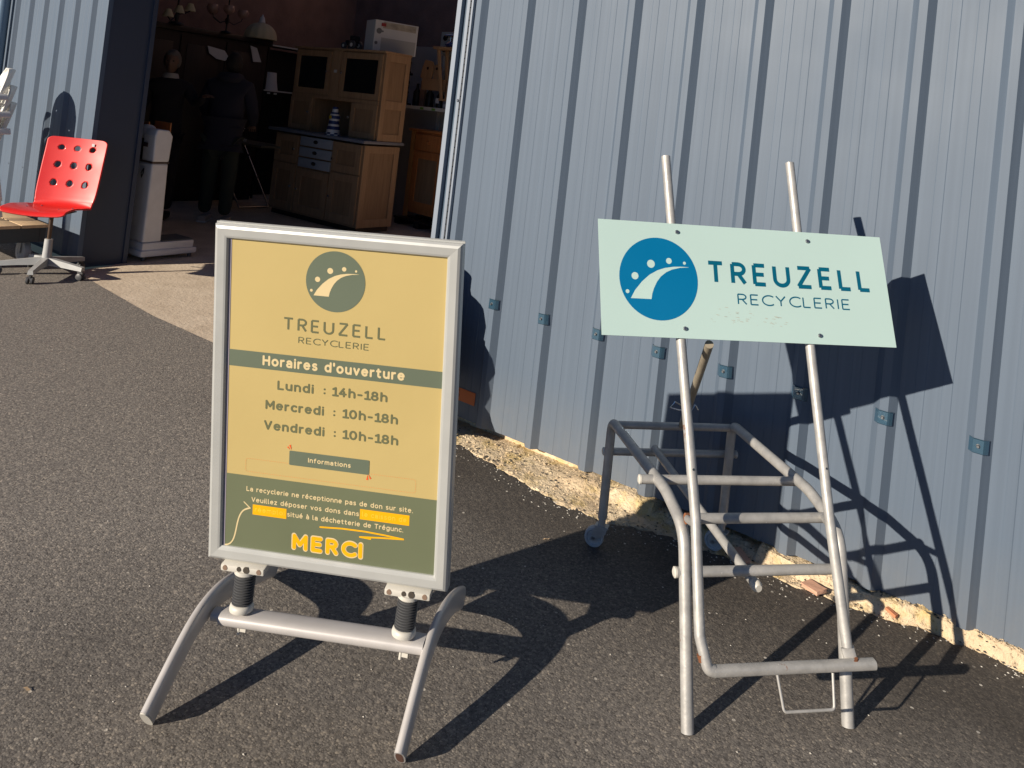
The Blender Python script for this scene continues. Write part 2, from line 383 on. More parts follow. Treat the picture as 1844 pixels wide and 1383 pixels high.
M_collar = mat('pale_collar', (0.4, 0.38, 0.36), 0.9)
M_chairwhite = mat('white_garden_plastic', (0.74, 0.73, 0.70), 0.4, noise=(5, 0.05))
M_tyre = mat('grey_wheel', (0.42, 0.43, 0.44), 0.6)

# ---------------------------------------------------------------- stroke lettering
def A_(cx, cy, rx, ry, a0, a1, n=12):
    return [(cx + rx * cos(radians(a0 + (a1 - a0) * i / n)), cy + ry * sin(radians(a0 + (a1 - a0) * i / n))) for i in range(n + 1)]
XH = 0.50
GL = {  # rounded sans: name -> (width, strokes); capital height 0.70
 'T': (.46, [[(0, .7), (.46, .7)], [(.23, .7), (.23, 0)]]),
 'R': (.40, [[(0, 0), (0, .7)], [(0, .7), (.2, .7)] + A_(.2, .52, .19, .18, 90, -90) + [(0, .34)], [(.19, .34), (.40, 0)]]),
 'E': (.36, [[(0, 0), (0, .7)], [(0, .7), (.36, .7)], [(0, .36), (.32, .36)], [(0, 0), (.36, 0)]]),
 'U': (.46, [[(0, .7), (0, .23)] + A_(.23, .23, .23, .23, 180, 360, 14) + [(.46, .7)]]),
 'Z': (.44, [[(.02, .7), (.44, .7)], [(.44, .7), (0, 0)], [(0, 0), (.44, 0)]]),
 'L': (.34, [[(0, .7), (0, 0)], [(0, 0), (.34, 0)]]),
 'C': (.46, [A_(.33, .35, .33, .35, 48, 312, 22)]),
 'Y': (.46, [[(0, .7), (.23, .34)], [(.46, .7), (.23, .34)], [(.23, .34), (.23, 0)]]),
 'I': (.0, [[(0, 0), (0, .7)]]),
 'H': (.46, [[(0, 0), (0, .7)], [(.46, 0), (.46, .7)], [(0, .36), (.46, .36)]]),
 'M': (.56, [[(0, 0), (0, .7)], [(0, .7), (.28, .2)], [(.28, .2), (.56, .7)], [(.56, .7), (.56, 0)]]),
 'V': (.48, [[(0, .7), (.24, 0)], [(.48, .7), (.24, 0)]]),
 'S': (.36, [A_(.19, .52, .17, .18, 40, 270, 14) + A_(.19, .17, .18, .17, 90, -140, 14)]),
 'a': (.36, [A_(.18, .33, .17, .17, 150, 0, 8) + [(.35, 0)], A_(.17, .14, .165, .14, 60, 320, 14), [(.24, .275), (.35, .275)]]),
 'c': (.33, [A_(.21, .25, .21, .25, 50, 310, 16)]),
 'd': (.40, [A_(.2, .25, .2, .25, 0, 360, 20), [(.40, 0), (.40, .72)]]),
 'e': (.40, [[(.02, .27), (.39, .27)], A_(.2, .25, .2, .25, 5, 315, 18)]),
 'f': (.27, [[(.10, 0), (.10, .56)] + A_(.24, .56, .14, .15, 180, 90, 6), [(0, .48), (.24, .48)]]),
 'g': (.40, [A_(.2, .25, .2, .25, 0, 360, 20), [(.40, .5), (.40, -.03)] + A_(.2, -.03, .2, .17, 0, -140, 8)]),
 'h': (.37, [[(0, 0), (0, .72)], A_(.185, .30, .185, .2, 180, 0, 10) + [(.37, 0)]]),
 'i': (.0, [[(0, 0), (0, .48)], [(0, .68), (0, .685)]]),
 'l': (.10, [[(0, .72), (0, .10)] + A_(.10, .10, .10, .10, 180, 270, 5)]),
 'm': (.60, [[(0, 0), (0, .49)], A_(.15, .33, .15, .17, 180, 0, 8) + [(.30, 0)], A_(.45, .33, .15, .17, 180, 0, 8) + [(.60, 0)]]),
 'n': (.37, [[(0, 0), (0, .49)], A_(.185, .30, .185, .2, 180, 0, 10) + [(.37, 0)]]),
 'o': (.42, [A_(.21, .25, .21, .25, 0, 360, 22)]),
 'p': (.40, [[(0, -.2), (0, .5)], A_(.2, .25, .2, .25, 0, 360, 20)]),
 'r': (.22, [[(0, 0), (0, .49)], A_(.2, .28, .2, .21, 180, 85, 7)]),
 's': (.31, [A_(.16, .37, .14, .12, 45, 270, 10) + A_(.15, .125, .15, .125, 90, -140, 10)]),
 't': (.27, [[(.10, .64), (.10, .12)] + A_(.22, .12, .12, .12, 180, 280, 6), [(0, .48), (.25, .48)]]),
 'u': (.37, [[(0, .49), (0, .19)] + A_(.185, .19, .185, .19, 180, 360, 12) + [(.37, .49)], [(.37, .2), (.37, 0)]]),
 'v': (.36, [[(0, .49), (.18, 0)], [(.36, .49), (.18, 0)]]),
 'y': (.36, [[(0, .49), (.19, .02)], [(.36, .49), (.14, -.1), (.02, -.19)]]),
 'z': (.33, [[(.02, .48), (.33, .48)], [(.33, .48), (0, 0)], [(0, 0), (.33, 0)]]),
 '0': (.42, [A_(.21, .35, .21, .35, 0, 360, 24)]),
 '1': (.20, [[(0, .58), (.18, .7)], [(.18, .7), (.18, 0)], [(.0, 0), (.34, 0)]]),
 '4': (.42, [[(.28, .7), (0, .2)], [(0, .2), (.42, .2)], [(.30, .42), (.30, 0)]]),
 '8': (.40, [A_(.2, .53, .165, .17, 0, 360, 18), A_(.2, .18, .2, .18, 0, 360, 20)]),
 ':': (.0, [[(0, .05), (0, .055)], [(0, .42), (0, .425)]]),
 '-': (.22, [[(0, .29), (.22, .29)]]),
 '.': (.0, [[(0, .0), (0, .005)]]),
 "'": (.0, [[(0, .72), (0, .56)]]),
 ' ': (.16, []),
}
GL['é'] = (.40, GL['e'][1] + [[(.17, .62), (.27, .74)]])
GL['è'] = (.40, GL['e'][1] + [[(.13, .74), (.24, .62)]])
GL['à'] = (.36, GL['a'][1] + [[(.10, .74), (.21, .62)]])

def ribbon(mb, pts, w, z, rnd=True, closed=False):
    """flat stroke of width w through 2-D points, lying in the x-y plane at height z"""
    P = [Vector((p[0], p[1])) for p in pts]; n = len(P)
    closed = n > 3 and (P[0] - P[-1]).length < 1e-5
    L = []
    for i in range(n):
        if closed:
            a = P[(i - 1) % (n - 1)]; b = P[(i + 1) % (n - 1)] if i < n - 1 else P[1]
            if i == 0: a = P[n - 2]
        else: a = P[max(i - 1, 0)]; b = P[min(i + 1, n - 1)]
        t = (b - a).normalized(); nn = Vector((-t.y, t.x)); L.append(nn)
    vs = []; fs = []
    for i in range(n):
        vs.append((P[i].x + L[i].x * w / 2, P[i].y + L[i].y * w / 2, z)); vs.append((P[i].x - L[i].x * w / 2, P[i].y - L[i].y * w / 2, z))
    for i in range(n - 1): fs.append((2 * i, 2 * i + 1, 2 * i + 3, 2 * i + 2))
    mb.add(vs, fs)
    if rnd and not closed:
        for i, sgn in ((0, 1), (n - 1, -1)):
            a0 = math.atan2(L[i].y, L[i].x); pv = [(P[i].x, P[i].y, z)]
            for k in range(7):
                a = a0 + sgn * pi * k / 6; pv.append((P[i].x + cos(a) * w / 2, P[i].y + sin(a) * w / 2, z))
            mb.add(pv, [(0, k, k + 1) for k in range(1, 7)])
def text_mb(mb, txt, x0, x1, ybase, cap, weight, z0, rnd=True, track=0.10, ins=None):
    """text from x0 to x1 (outer edges), baseline y (outer edge), capital height cap"""
    k = cap / (0.70 + weight); wpx = weight
    adv = []; x = 0
    for i, ch in enumerate(txt):
        adv.append(x); x += GL[ch][0] + (track + weight * 0.95 if i < len(txt) - 1 else 0)
    tot = x + weight; sx = (x1 - x0) / (tot * k) if x1 is not None else 1.0
    j = 0
    for ch, ax in zip(txt, adv):
        for st in GL[ch][1]:
            pts = [(x0 + (ax + p[0] + weight / 2) * k * sx, ybase + (p[1] + weight / 2) * k) for p in st]
            ribbon(mb, pts, weight * k, z0 + (j % 5) * 0.00003, rnd); j += 1
    return mb
def disc(mb, cx, cy, r, z, seg=40, ry=None):
    ry = ry or r
    mb.add([(cx + r * cos(2 * pi * k / seg), cy + ry * sin(2 * pi * k / seg), z) for k in range(seg)], [list(range(seg))])
def flat_poly(mb, pts, z): mb.add([(p[0], p[1], z) for p in pts], [list(range(len(pts)))])
def logo(mb_disc, mb_marks, R, z):
    """round emblem of radius R centred on the origin: curved path and five dots"""
    disc(mb_disc, 0, 0, R, z, 64)
    s = R / 0.12; z2 = z + 0.0002
    q = lambda x, y: ((x + 0.282) * s, y * s)
    outer = [q(*p) for p in [(-.369, -.061), (-.356, -.038), (-.334, -.012), (-.310, .009), (-.285, .023), (-.262, .031), (-.235, .036), (-.21, .0375), (-.188, .037)]]
    inner = [q(*p) for p in [(-.307, -.061), (-.304, -.045), (-.298, -.029), (-.288, -.010), (-.275, .006), (-.258, .019), (-.24, .0275), (-.215, .034), (-.188, .0365)]]
    for i in range(8): mb_marks.add([(*outer[i], z2), (*inner[i], z2), (*inner[i + 1], z2), (*outer[i + 1], z2)], [(0, 1, 2, 3)])
    for (x, y, r) in [(-.3045, .041, .0118), (-.2485, .0525, .0088), (-.2005, .0485, .0046), (-.3545, .0035, .0105), (-.3785, -.042, .0056)]:
        disc(mb_marks, *q(x, y), r * s, z2, 24)

# ================================================================ ground
mb = MB()
# asphalt sheet with a ragged edge along the mortar strip and the apron
edge = []
s = -40.0
def edge_m(s):
    if s < -5.95: return -0.06
    if s < -2.75: return -0.10 - 0.11 * min(1, (s + 5.95) / 1.2)
    K = [(-2.75, -0.16), (-2.3, -0.14), (-1.93, -0.20), (-1.6, -0.26), (-1.36, -0.24), (-1.22, -0.16), (-1.05, -0.145), (-0.86, -0.105), (-0.7, -0.115), (-0.57, -0.095), (-0.47, -0.09), (-0.33, -0.045), (-0.17, -0.03), (0.0, -0.045), (60, -0.06)]
    for (a, ya), (b, yb) in zip(K[:-1], K[1:]):
        if s <= b: return ya + (yb - ya) * (s - a) / (b - a)
xs = [-60, -20, -10]
x = -8.0
while x < 3.0: xs.append(x); x += 0.012
xs += [3.0, 8, 20, 60]
vs = []; fs = []
for i, x in enumerate(xs):
    ragged = (0.010 * random.random() + 0.008 * sin(x * 37) + 0.006 * sin(x * 91)) if -2.8 < x < 3 else 0.0025 * random.random()
    y = edge_m(x) + ragged
    vs += [(x, -60, 0), (x, y - 0.012, 0), (x, y, -0.008), (x, y + 0.002, -0.03)]
for i in range(len(xs) - 1):
    for k in range(3): fs.append((4 * i + k, 4 * i + 4 + k, 4 * i + 5 + k, 4 * i + 1 + k))
mb.add(vs, fs, False)
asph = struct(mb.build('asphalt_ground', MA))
# rough mortar strip / low kerb under the cladding
mb = MB(); nx = 620; ny = 16
from mathutils import noise as mn
vs = []; fs = []
def kerb_h(x, t):
    """t 0 at the asphalt edge, 1 under the cladding"""
    base = -0.006 + 0.006 * t
    k = max(0, min(1, (x + 1.72) / 0.1))            # the raised kerb starts here, broken gravel to the left
    br = 1.0 if not (-1.28 < x < -0.86) else 0.35
    hk = (0.040 + 0.022 * mn.noise(Vector((x * 2.3, 0, 5))) + 0.012 * mn.noise(Vector((x * 9, 1, 5)))) * br
    edge_t = 0.52 + 0.22 * mn.noise(Vector((x * 4, 7, 1)))
    edge_t = max(0.05, edge_t * min(1, max(0.25, -edge_m(x) / 0.17))); st = max(0, min(1, (t - edge_t) / 0.2)); st = st * st * (3 - 2 * st)
    g = 0.010 * abs(mn.noise(Vector((x * 30, t * 6, 0)))) + 0.010 * abs(mn.noise(Vector((x * 70, t * 12, 3))))
    return base + k * st * hk + g
def strip_z(x, y):
    e = edge_m(x); t = (y - e) / (0.03 - e)
    return kerb_h(x, min(t, 1)) if t > 0 else -0.02 + max(-1, t * 6) * 0.02
ny = 26
for i in range(nx + 1):
    x = -2.75 + 5.0 * i / nx
    for j in range(ny + 1):
        y = -0.30 + 0.385 * j / ny
        vs.append((x, y, strip_z(x, y)))
for i in range(nx):
    for j in range(ny):
        a = i * (ny + 1) + j; fs.append((a, a + ny + 1, a + ny + 2, a + 1))
mb.add(vs, fs, True)
kerb = struct(mb.build('mortar_strip', M_kerb))
# apron and indoor floor
mb = MB()
mb.add([(-6.05, -0.16, -0.002), (-2.70, -0.30, -0.002), (-2.70, 0.36, -0.002), (-6.2, 0.36, -0.002)], [(0, 1, 2, 3)])
struct(mb.build('concrete_apron', M_apron))
mb = MB(); mb.add([(-10.4, 0.36, -0.004), (2, 0.36, -0.004), (2, 6.2, -0.004), (-10.4, 6.2, -0.004)], [(0, 1, 2, 3)])
struct(mb.build('indoor_floor', M_apron))

# loose pebbles (uncountable)
def pebbles(name, m, n, region, size, label):
    mb = MB()
    for _ in range(n):
        x, y, z = region()
        r = size * random.uniform(0.5, 1.5); a = random.uniform(0, pi)
        vs = []
        for (dx, dy, dz) in ((1, 0, 0), (0, 1, 0), (-1, 0, 0), (0, -1, 0), (0, 0, .7), (.1, .1, -.6)):
            k = random.uniform(0.7, 1.2)
            vs.append((x + (dx * cos(a) - dy * sin(a)) * r * k, y + (dx * sin(a) + dy * cos(a)) * r * k * 0.75, z + dz * r * 0.7))
        mb.add(vs, [(0, 1, 4), (1, 2, 4), (2, 3, 4), (3, 0, 4), (1, 0, 5), (2, 1, 5), (3, 2, 5), (0, 3, 5)])
    o = mb.build(name, m); tag(o, label, 'pebbles', kind='stuff'); return o
def reg_strip():
    x = random.uniform(-2.7, 1.6); e = edge_m(x); y = e + (0.0 - e) * random.random(); return (x, y, strip_z(x, y) + 0.002)
def reg_near():
    x = random.uniform(-2.4, 1.4); return (x, edge_m(x) - abs(random.gauss(0, 0.05)), 0.001)
def reg_all():
    return (random.uniform(-6, 1.6), random.uniform(-2.4, -0.25), 0.0012)
pebbles('loose_gravel', M_kerb, 1300, reg_strip, 0.0055, 'small tan gravel lying in the rough mortar strip under the cladding')
pebbles('dark_gravel', M_pebdark, 320, reg_strip, 0.0055, 'black asphalt crumbs scattered over the rough mortar strip')
pebbles('pale_grit', M_pebble, 420, reg_near, 0.0032, 'white grit scattered along the edge of the asphalt by the mortar strip')
pebbles('scattered_grit', M_pebble, 420, reg_all, 0.0028, 'tiny pale stone chips scattered over the dark asphalt')
def rock(name, m, c, d, rz, label, cat):
    bm = bmesh.new(); bmesh.ops.create_cube(bm, size=1)
    bmesh.ops.subdivide_edges(bm, edges=bm.edges, cuts=2, use_grid_fill=True)
    for v in bm.verts:
        v.co = Vector((v.co.x * d[0], v.co.y * d[1], v.co.z * d[2])) * (1 + 0.12 * mn.noise(v.co * 3 + Vector(c) * 9))
    me = bpy.data.meshes.new(name); bm.to_mesh(me); bm.free(); me.materials.append(m)
    o = bpy.data.objects.new(name, me); COL.objects.link(o); o.location = c; o.rotation_euler = (random.uniform(-.2, .2), random.uniform(-.2, .2), rz)
    tag(o, label, cat)
rock('brick_fragment', M_pinkbrick, (-0.640, -0.095, 0.012), (0.072, 0.045, 0.013), -0.5, 'pink flat tile fragment lying in the mortar strip right of the sign frame rungs', 'tile fragment')
rock('brick_fragment', M_brick, (-0.400, -0.055, 0.018), (0.038, 0.014, 0.010), -0.4, 'small orange brick chip between the pink tile and the kerb, near the right frame leg', 'brick chip')
rock('brick_fragment', M_pinkbrick, (-0.90, -0.085, 0.010), (0.07, 0.028, 0.012), -0.6, 'thin pinkish tile sliver in the shade behind the frame rungs', 'tile fragment')
def leaf(c, l, rz, label):
    mb = MB(); mb.add([(-l, 0, 0), (-l * .3, l * .3, .003), (l * .6, l * .25, .001), (l, 0, .004), (l * .4, -l * .28, .002), (-l * .4, -l * .22, .004)], [(0, 1, 5), (1, 2, 4, 5), (2, 3, 4)])
    o = mb.build('dry_leaf', M_plank); o.location = c; o.rotation_euler = (0, 0, rz); tag(o, label, 'leaf')
leaf((-1.885, -0.98, 0.002), 0.011, 0.4, 'tiny tan leaf scrap on the asphalt left of the poster frame')
leaf((-1.97, -2.02, 0.002), 0.014, 0.2, 'tan leaf scrap on the asphalt at the lower left edge of the picture')
leaf((-1.47, -0.52, 0.002), 0.014, 0.9, 'pale crumpled scrap on the asphalt between the poster and the sign frame')

# ================================================================ building
bld = thing('metal_clad_building', 'large shed clad in blue grey ribbed steel with a wide open doorway', 'building', (0, 0, 0))
PIT = 0.2853; S0 = -2.200; ZT = 5.2
def prof(sc):
    """profile points (x, y) for one pitch that ends at the next rib's left foot"""
    h = 0.029; hw = 0.014; fr = 0.0245; p = []
    p += [(sc - hw - fr, 0), (sc - hw, -h), (sc + hw, -h), (sc + hw + fr, 0)]
    for k in (0.100, 0.181):
        a = sc + k; p += [(a - 0.016, 0), (a - 0.0135, -0.0013), (a + 0.0135, -0.0013), (a + 0.016, 0)]
    return p
def sheet(ks, x0=None, x1=None, z0=0.045, dz=0.0):
    pts = []
    for k in ks: pts += prof(S0 + PIT * k)
    pts = [p for p in pts if (x0 is None or p[0] > x0 + 0.001) and (x1 is None or p[0] < x1 - 0.001)]
    a = x0 if x0 is not None else pts[0][0]
    b = x1 if x1 is not None else pts[-1][0] + (PIT - 0.197 - 0.039)
    if x0 is not None: pts = [(x0, 0)] + pts
    pts = pts + [(b + (0.012 if x1 is None else 0), -dz)]
    mb = MB(); n = len(pts); vs = []; fs = []
    for (x, y) in pts: vs += [(x, y, z0), (x, y, ZT), (x, y + 0.0035, z0), (x, y + 0.0035, ZT)]
    for i in range(n - 1):
        a_ = 4 * i; b_ = 4 * i + 4
        fs += [(a_, b_, b_ + 1, a_ + 1), (a_, a_ + 2, b_ + 2, b_), (a_ + 2, a_ + 3, b_ + 3, b_ + 2)]
    mb.add(vs, fs, False)
    return mb.build('cladding_sheet', MC, bld)
sheet([-1, 0, 1], x0=-2.534)
for k in (2, 5, 8, 11, 14, 17, 20): sheet(range(k, k + 3), dz=-0.0)
for k in (-19, -22, -25, -28, -31): sheet(range(k, k + 3))
sheet([-16, -15, -14], x1=-6.2005)
# left wall: dark downpipe / corner flashing at the far left
mb = MB(); mb.tube([(-8.02, -0.075, 0.0), (-8.02, -0.075, ZT)], 0.05, 18)
mb.build('downpipe', mat('pale_downpipe', (0.13, 0.19, 0.26), 0.3, metal=0.3, spec=0.8), bld)
# upper cladding above the door (out of the picture) and the roof edge
mb = MB(); mb.span((-6.2, 0, 3.9), (-2.536, 0.05, ZT)); mb.build('door_head', MC, bld)
# left reveal (deep dark blue flashing) and its thin trims
mb = MB(); mb.span((-6.36, 0.004, -0.01), (-6.199, 0.345, 3.9)); mb.build('door_reveal', M_jamb, bld)
mb = MB(); mb.span((-6.1985, 0.315, 0.0), (-6.185, 0.35, 3.9)); mb.build('reveal_trim', M_jamb, bld)
# right door trim: folded flashing with a recessed groove
mb = MB(); mb.span((-2.628, -0.030, 0.03), (-2.600, 0.33, 3.9)); mb.build('door_trim', M_trim, bld)
mb = MB(); mb.span((-2.5995, -0.004, 0.03), (-2.570, 0.004, 3.9)); mb.build('door_trim', M_groove, bld)
mb = MB(); mb.span((-2.5695, -0.022, 0.03), (-2.551, 0.006, 3.9)); mb.build('door_trim', M_trim, bld)
mb = MB()
for i in range(120): mb.box((-2.5475, -0.0100, 0.06 + i * 0.032), (0.004, 0.02, 0.026))
mb.build('brush_seal', M_black, bld)
mb = MB(); mb.span((-2.544, -0.018, 0.03), (-2.5335, 0.006, 3.9)); mb.build('door_trim', M_trim, bld)
# fixing clips on every rib
def clip_at(x, z):
    mb = MB(); prof_ = [(-0.028, -0.0155), (-0.022, -0.0225), (-0.0150, -0.0310), (0.0150, -0.0310), (0.021, -0.0265), (0.029, -0.0175), (0.0292, -0.0115)]
    vs = []; fs = []
    for (a, b) in prof_:
        vs += [(a, b, -0.024), (a, b - 0.003, -0.021), (a, b - 0.0015, 0.020), (a, b - 0.004, 0.024)]
    for i in range(len(prof_) - 1):
        for k in range(3): fs.append((4 * i + k, 4 * i + 4 + k, 4 * i + 5 + k, 4 * i + 1 + k))
    mb.add(vs, fs); return mb
clip0 = clip_at(0, 0).build('fixing_clip', M_clip, bld); clip0.location = (S0, 0, 0.624)
mb = MB(); mb.lathe([(0, 0.002), (0.0075, 0.0), (0.0085, -0.002)], 12, (0, 0, 0), Matrix.Rotation(pi / 2, 4, 'X')); 
w0 = mb.build('washer', M_screwdk, clip0); w0.location = (0, -0.0330, 0)
mb = MB(); mb.lathe([(0.0, 0.0055), (0.0042, 0.0055), (0.0048, 0.0), (0.0048, -0.001)], 6, (0, 0, 0), Matrix.Rotation(pi / 2, 4, 'X'))
s0_ = mb.build('screw', M_screw, clip0); s0_.location = (0, -0.0350, 0)
for k in list(range(1, 16)):
    c = share(clip0, parent=bld); c.location = (S0 + PIT * k, 0, 0.624 + random.uniform(-.002, .002)); c.rotation_euler = (0, random.uniform(-.05, .05), 0)
    a = share(w0, parent=c); b = share(s0_, parent=c)
for k in range(-24, -13):
    c = share(s0_, parent=bld); c.location = (S0 + PIT * k, -0.029, 0.624)
for z in (1.56, 0.72, 2.7):
    c = share(s0_, parent=bld); c.location = (-2.560, -0.024, z); c.scale = (1.6, 1.2, 1.6)
# shell: inner walls, roof
mb = MB(); mb.span((-10.3, 0.05, -0.01), (-10.1, 6.0, 4.6)); mb.build('inner_wall', M_brown, bld)
mb = MB(); mb.span((-10.1, 5.8, -0.01), (2, 6.0, 4.6)); mb.build('inner_wall', M_brown, bld)
mb = MB(); mb.span((1.9, 0.06, -0.01), (2, 5.8, 4.6)); mb.build('inner_wall', M_ceiling, bld)
mb = MB(); mb.span((-10.1, 0.06, -0.01), (-6.37, 0.16, 4.6)); mb.build('inner_wall', M_jamb, bld)
mb = MB(); mb.span((-2.53, 0.06, 0.09), (1.9, 0.16, 4.6)); mb.build('inner_wall', M_brown, bld)
mb = MB(); mb.span((-2.53, 0.055, -0.03), (1.9, 0.17, 0.0895)); mb.build('footing', M_kerb, bld)
mb = MB(); mb.span((-12, 0.0, 4.61), (2.2, 2.6, 4.7)); mb.span((-12, 5.5, 4.61), (2.2, 6.1, 4.7)); mb.span((-12, 2.6, 4.61), (-9.9, 5.5, 4.7)); mb.span((-4.0, 2.6, 4.61), (2.2, 5.5, 4.7)); mb.build('roof', M_ceiling, bld)  # the unseen gap in the roof is added to brighten the interior
mb = MB(); mb.span((-2.599, 0.02, -0.01), (-2.531, 0.30, 3.9)); mb.build('inner_reveal', M_groove, bld)

# orange tape label with an S
t = thing('orange_label', 'orange tape label marked S stuck low on the ribbed wall in shadow', 'label', (-2.33, -0.0035, 0.152), 0)
mb = MB(); mb.span((-0.075, -0.001, -0.030), (0.073, 0.0, 0.030)); mb.build('tape', M_orange, t)
mb = MB(); text_mb(mb, 'S', -0.046, -0.022, -0.015, 0.036, 0.10, 0.0)
mb.build('lettering', M_orangeink, t, Matrix.Translation((0, -0.0016, 0)) @ Matrix.Rotation(pi / 2, 4, 'X'))
t.location.y = -0.0030

# ================================================================ poster stand
bR = Matrix(((0.88396, -0.46749, 0.00790, -1.490), (0.46526, 0.87783, -0.11379, -1.600), (0.04626, 0.10426, 0.99347, 0.728), (0, 0, 0, 1)))
yaw = math.atan2(0.4658, 0.8849)
stand = thing('poster_stand', 'silver framed pavement poster stand on springs showing opening hours on a cream poster', 'sign stand', (-1.493, -1.549, 0.0), yaw)
inv = (Matrix.Translation((-1.493, -1.549, 0)) @ Matrix.Rotation(yaw, 4, 'Z')).inverted()
BL = inv @ bR          # board plane -> stand space; board local: x right, y back, z up
BW, BH, FR = 0.3205, 0.443, 0.0365
def frame_side(i):
    """mitred snap-frame side; outline in the board plane, section bevelled"""
    sec = [(0, 0.030), (0, 0.002), (0.004, -0.003), (0.010, -0.006), (0.028, -0.0045), (0.033, -0.003), (FR, 0.0015), (FR, 0.006), (FR, 0.030)]
    cor = [(-BW, -BH), (BW, -BH), (BW, BH), (-BW, BH)]
    a = Vector(cor[i]); b = Vector(cor[(i + 1) % 4]); d = (b - a).normalized(); nrm = Vector((-d.y, d.x))
    vs = []; n = len(sec)
    for (o, y) in sec:
        for P, sg in ((a, 1), (b, -1)):
            q = P + nrm * o + d * sg * o
            vs.append((q.x, y, q.y))
    fs = [(2 * k, 2 * k + 1, 2 * k + 3, 2 * k + 2) for k in range(n - 1)] + [(2 * n - 2, 2 * n - 1, 1, 0)]
    fs += [[2 * k for k in range(n)][::-1], [2 * k + 1 for k in range(n)]]
    mb = MB(); mb.add(vs, fs); return mb.build('frame_side', M_frame, stand, BL)
for i in range(4): frame_side(i)
mb = MB(); mb.span((-BW + 0.004, 0.012, -BH + 0.004), (BW - 0.004, 0.0285, BH - 0.004)); mb.build('back_panel', M_whitebd, stand, BL)
mb = MB(); mb.span((-BW - 0.001, 0.010, BH + 0.0003), (BW + 0.004, 0.014, BH + 0.004)); mb.span((-BW, 0.021, BH + 0.0003), (BW, 0.025, BH + 0.003)); mb.build('top_rail', M_frame, stand, BL)
TB = BL @ Matrix.Translation((0, 0.0060, 0)) @ Matrix.Rotation(pi / 2, 4, 'X')   # poster plane: x right, y up, z toward viewer
IW, IH = BW - FR + 0.001, BH - FR + 0.001
mb = MB(); flat_poly(mb, [(-IW, -IH), (IW, -IH), (IW, IH), (-IW, IH)], 0); poster = mb.build('poster', M_poster, stand, TB)
def art(mb, name, m): return mb.build(name, m, poster)
mb = MB(); flat_poly(mb, [(-IW + 0.0015, -IH), (IW - 0.0005, -IH), (IW - 0.0005, -0.211), (-IW + 0.0015, -0.211)], 0.0005); art(mb, 'green_footer', M_pgreen2)
mb = MB(); flat_poly(mb, [(-IW + 0.0015, 0.076), (IW - 0.0005, 0.076), (IW - 0.0005, 0.119), (-IW + 0.0015, 0.119)], 0.0005); art(mb, 'green_band', M_pgreen)
mb = MB(); flat_poly(mb, [(-IW, -IH), (-IW + 0.0075, -IH), (-IW + 0.0075, IH), (-IW, IH)], 0.0010); art(mb, 'frame_shade_strip', M_frameshade)  # frame's shadow down the poster's left side, painted as a strip
m1, m2 = MB(), MB(); logo(m1, m2, 0.0775, 0.0005)
o1 = m1.build('emblem', M_pgreen, poster); o1.location = (0.0, 0.3195, 0)
o2 = m2.build('emblem_marks', M_pcream, poster); o2.location = (0.0, 0.3195, 0)
mb = MB(); text_mb(mb, 'TREUZELL', -0.135, 0.136, 0.183, 0.034, 0.120, 0.0006, rnd=False, track=0.20); art(mb, 'lettering', M_ptext)
mb = MB(); text_mb(mb, 'RECYCLERIE', -0.0935, 0.093, 0.1525, 0.0172, 0.105, 0.0006, rnd=False, track=0.12); art(mb, 'lettering', M_ptext)
mb = MB(); text_mb(mb, "Horaires d'ouverture", -0.187, 0.188, 0.0855, 0.0265, 0.185, 0.0008); art(mb, 'lettering', M_pcream)
mb = MB(); text_mb(mb, 'Lundi', -0.146, -0.048, 0.0255, 0.0245, 0.185, 0.0006); art(mb, 'lettering', M_ptext)
mb = MB(); text_mb(mb, ':', -0.022, None, 0.0265, 0.0245, 0.185, 0.0006); art(mb, 'lettering', M_ptext)
mb = MB(); text_mb(mb, '14h-18h', 0.0, 0.146, 0.0255, 0.0245, 0.185, 0.0006, track=0.10); art(mb, 'lettering', M_ptext)
mb = MB(); text_mb(mb, 'Mercredi', -0.1765, -0.019, -0.0285, 0.0245, 0.185, 0.0006); art(mb, 'lettering', M_ptext)
mb = MB(); text_mb(mb, ':', 0.0055, None, -0.0275, 0.0245, 0.185, 0.0006); art(mb, 'lettering', M_ptext)
mb = MB(); text_mb(mb, '10h-18h', 0.029, 0.175, -0.0285, 0.0245, 0.185, 0.0006, track=0.10); art(mb, 'lettering', M_ptext)
mb = MB(); text_mb(mb, 'Vendredi', -0.179, -0.016, -0.0825, 0.0245, 0.185, 0.0006); art(mb, 'lettering', M_ptext)
mb = MB(); text_mb(mb, ':', 0.0085, None, -0.0815, 0.0245, 0.185, 0.0006); art(mb, 'lettering', M_ptext)
mb = MB(); text_mb(mb, '10h-18h', 0.031, 0.178, -0.0825, 0.0245, 0.185, 0.0006, track=0.10); art(mb, 'lettering', M_ptext)
def rrect(x0, y0, x1, y1, r, n=4):
    p = []
    for (cx, cy, a) in ((x1 - r, y1 - r, 0), (x0 + r, y1 - r, 90), (x0 + r, y0 + r, 180), (x1 - r, y0 + r, 270)):
        p += A_(cx, cy, r, r, a, a + 90, n)
    return p
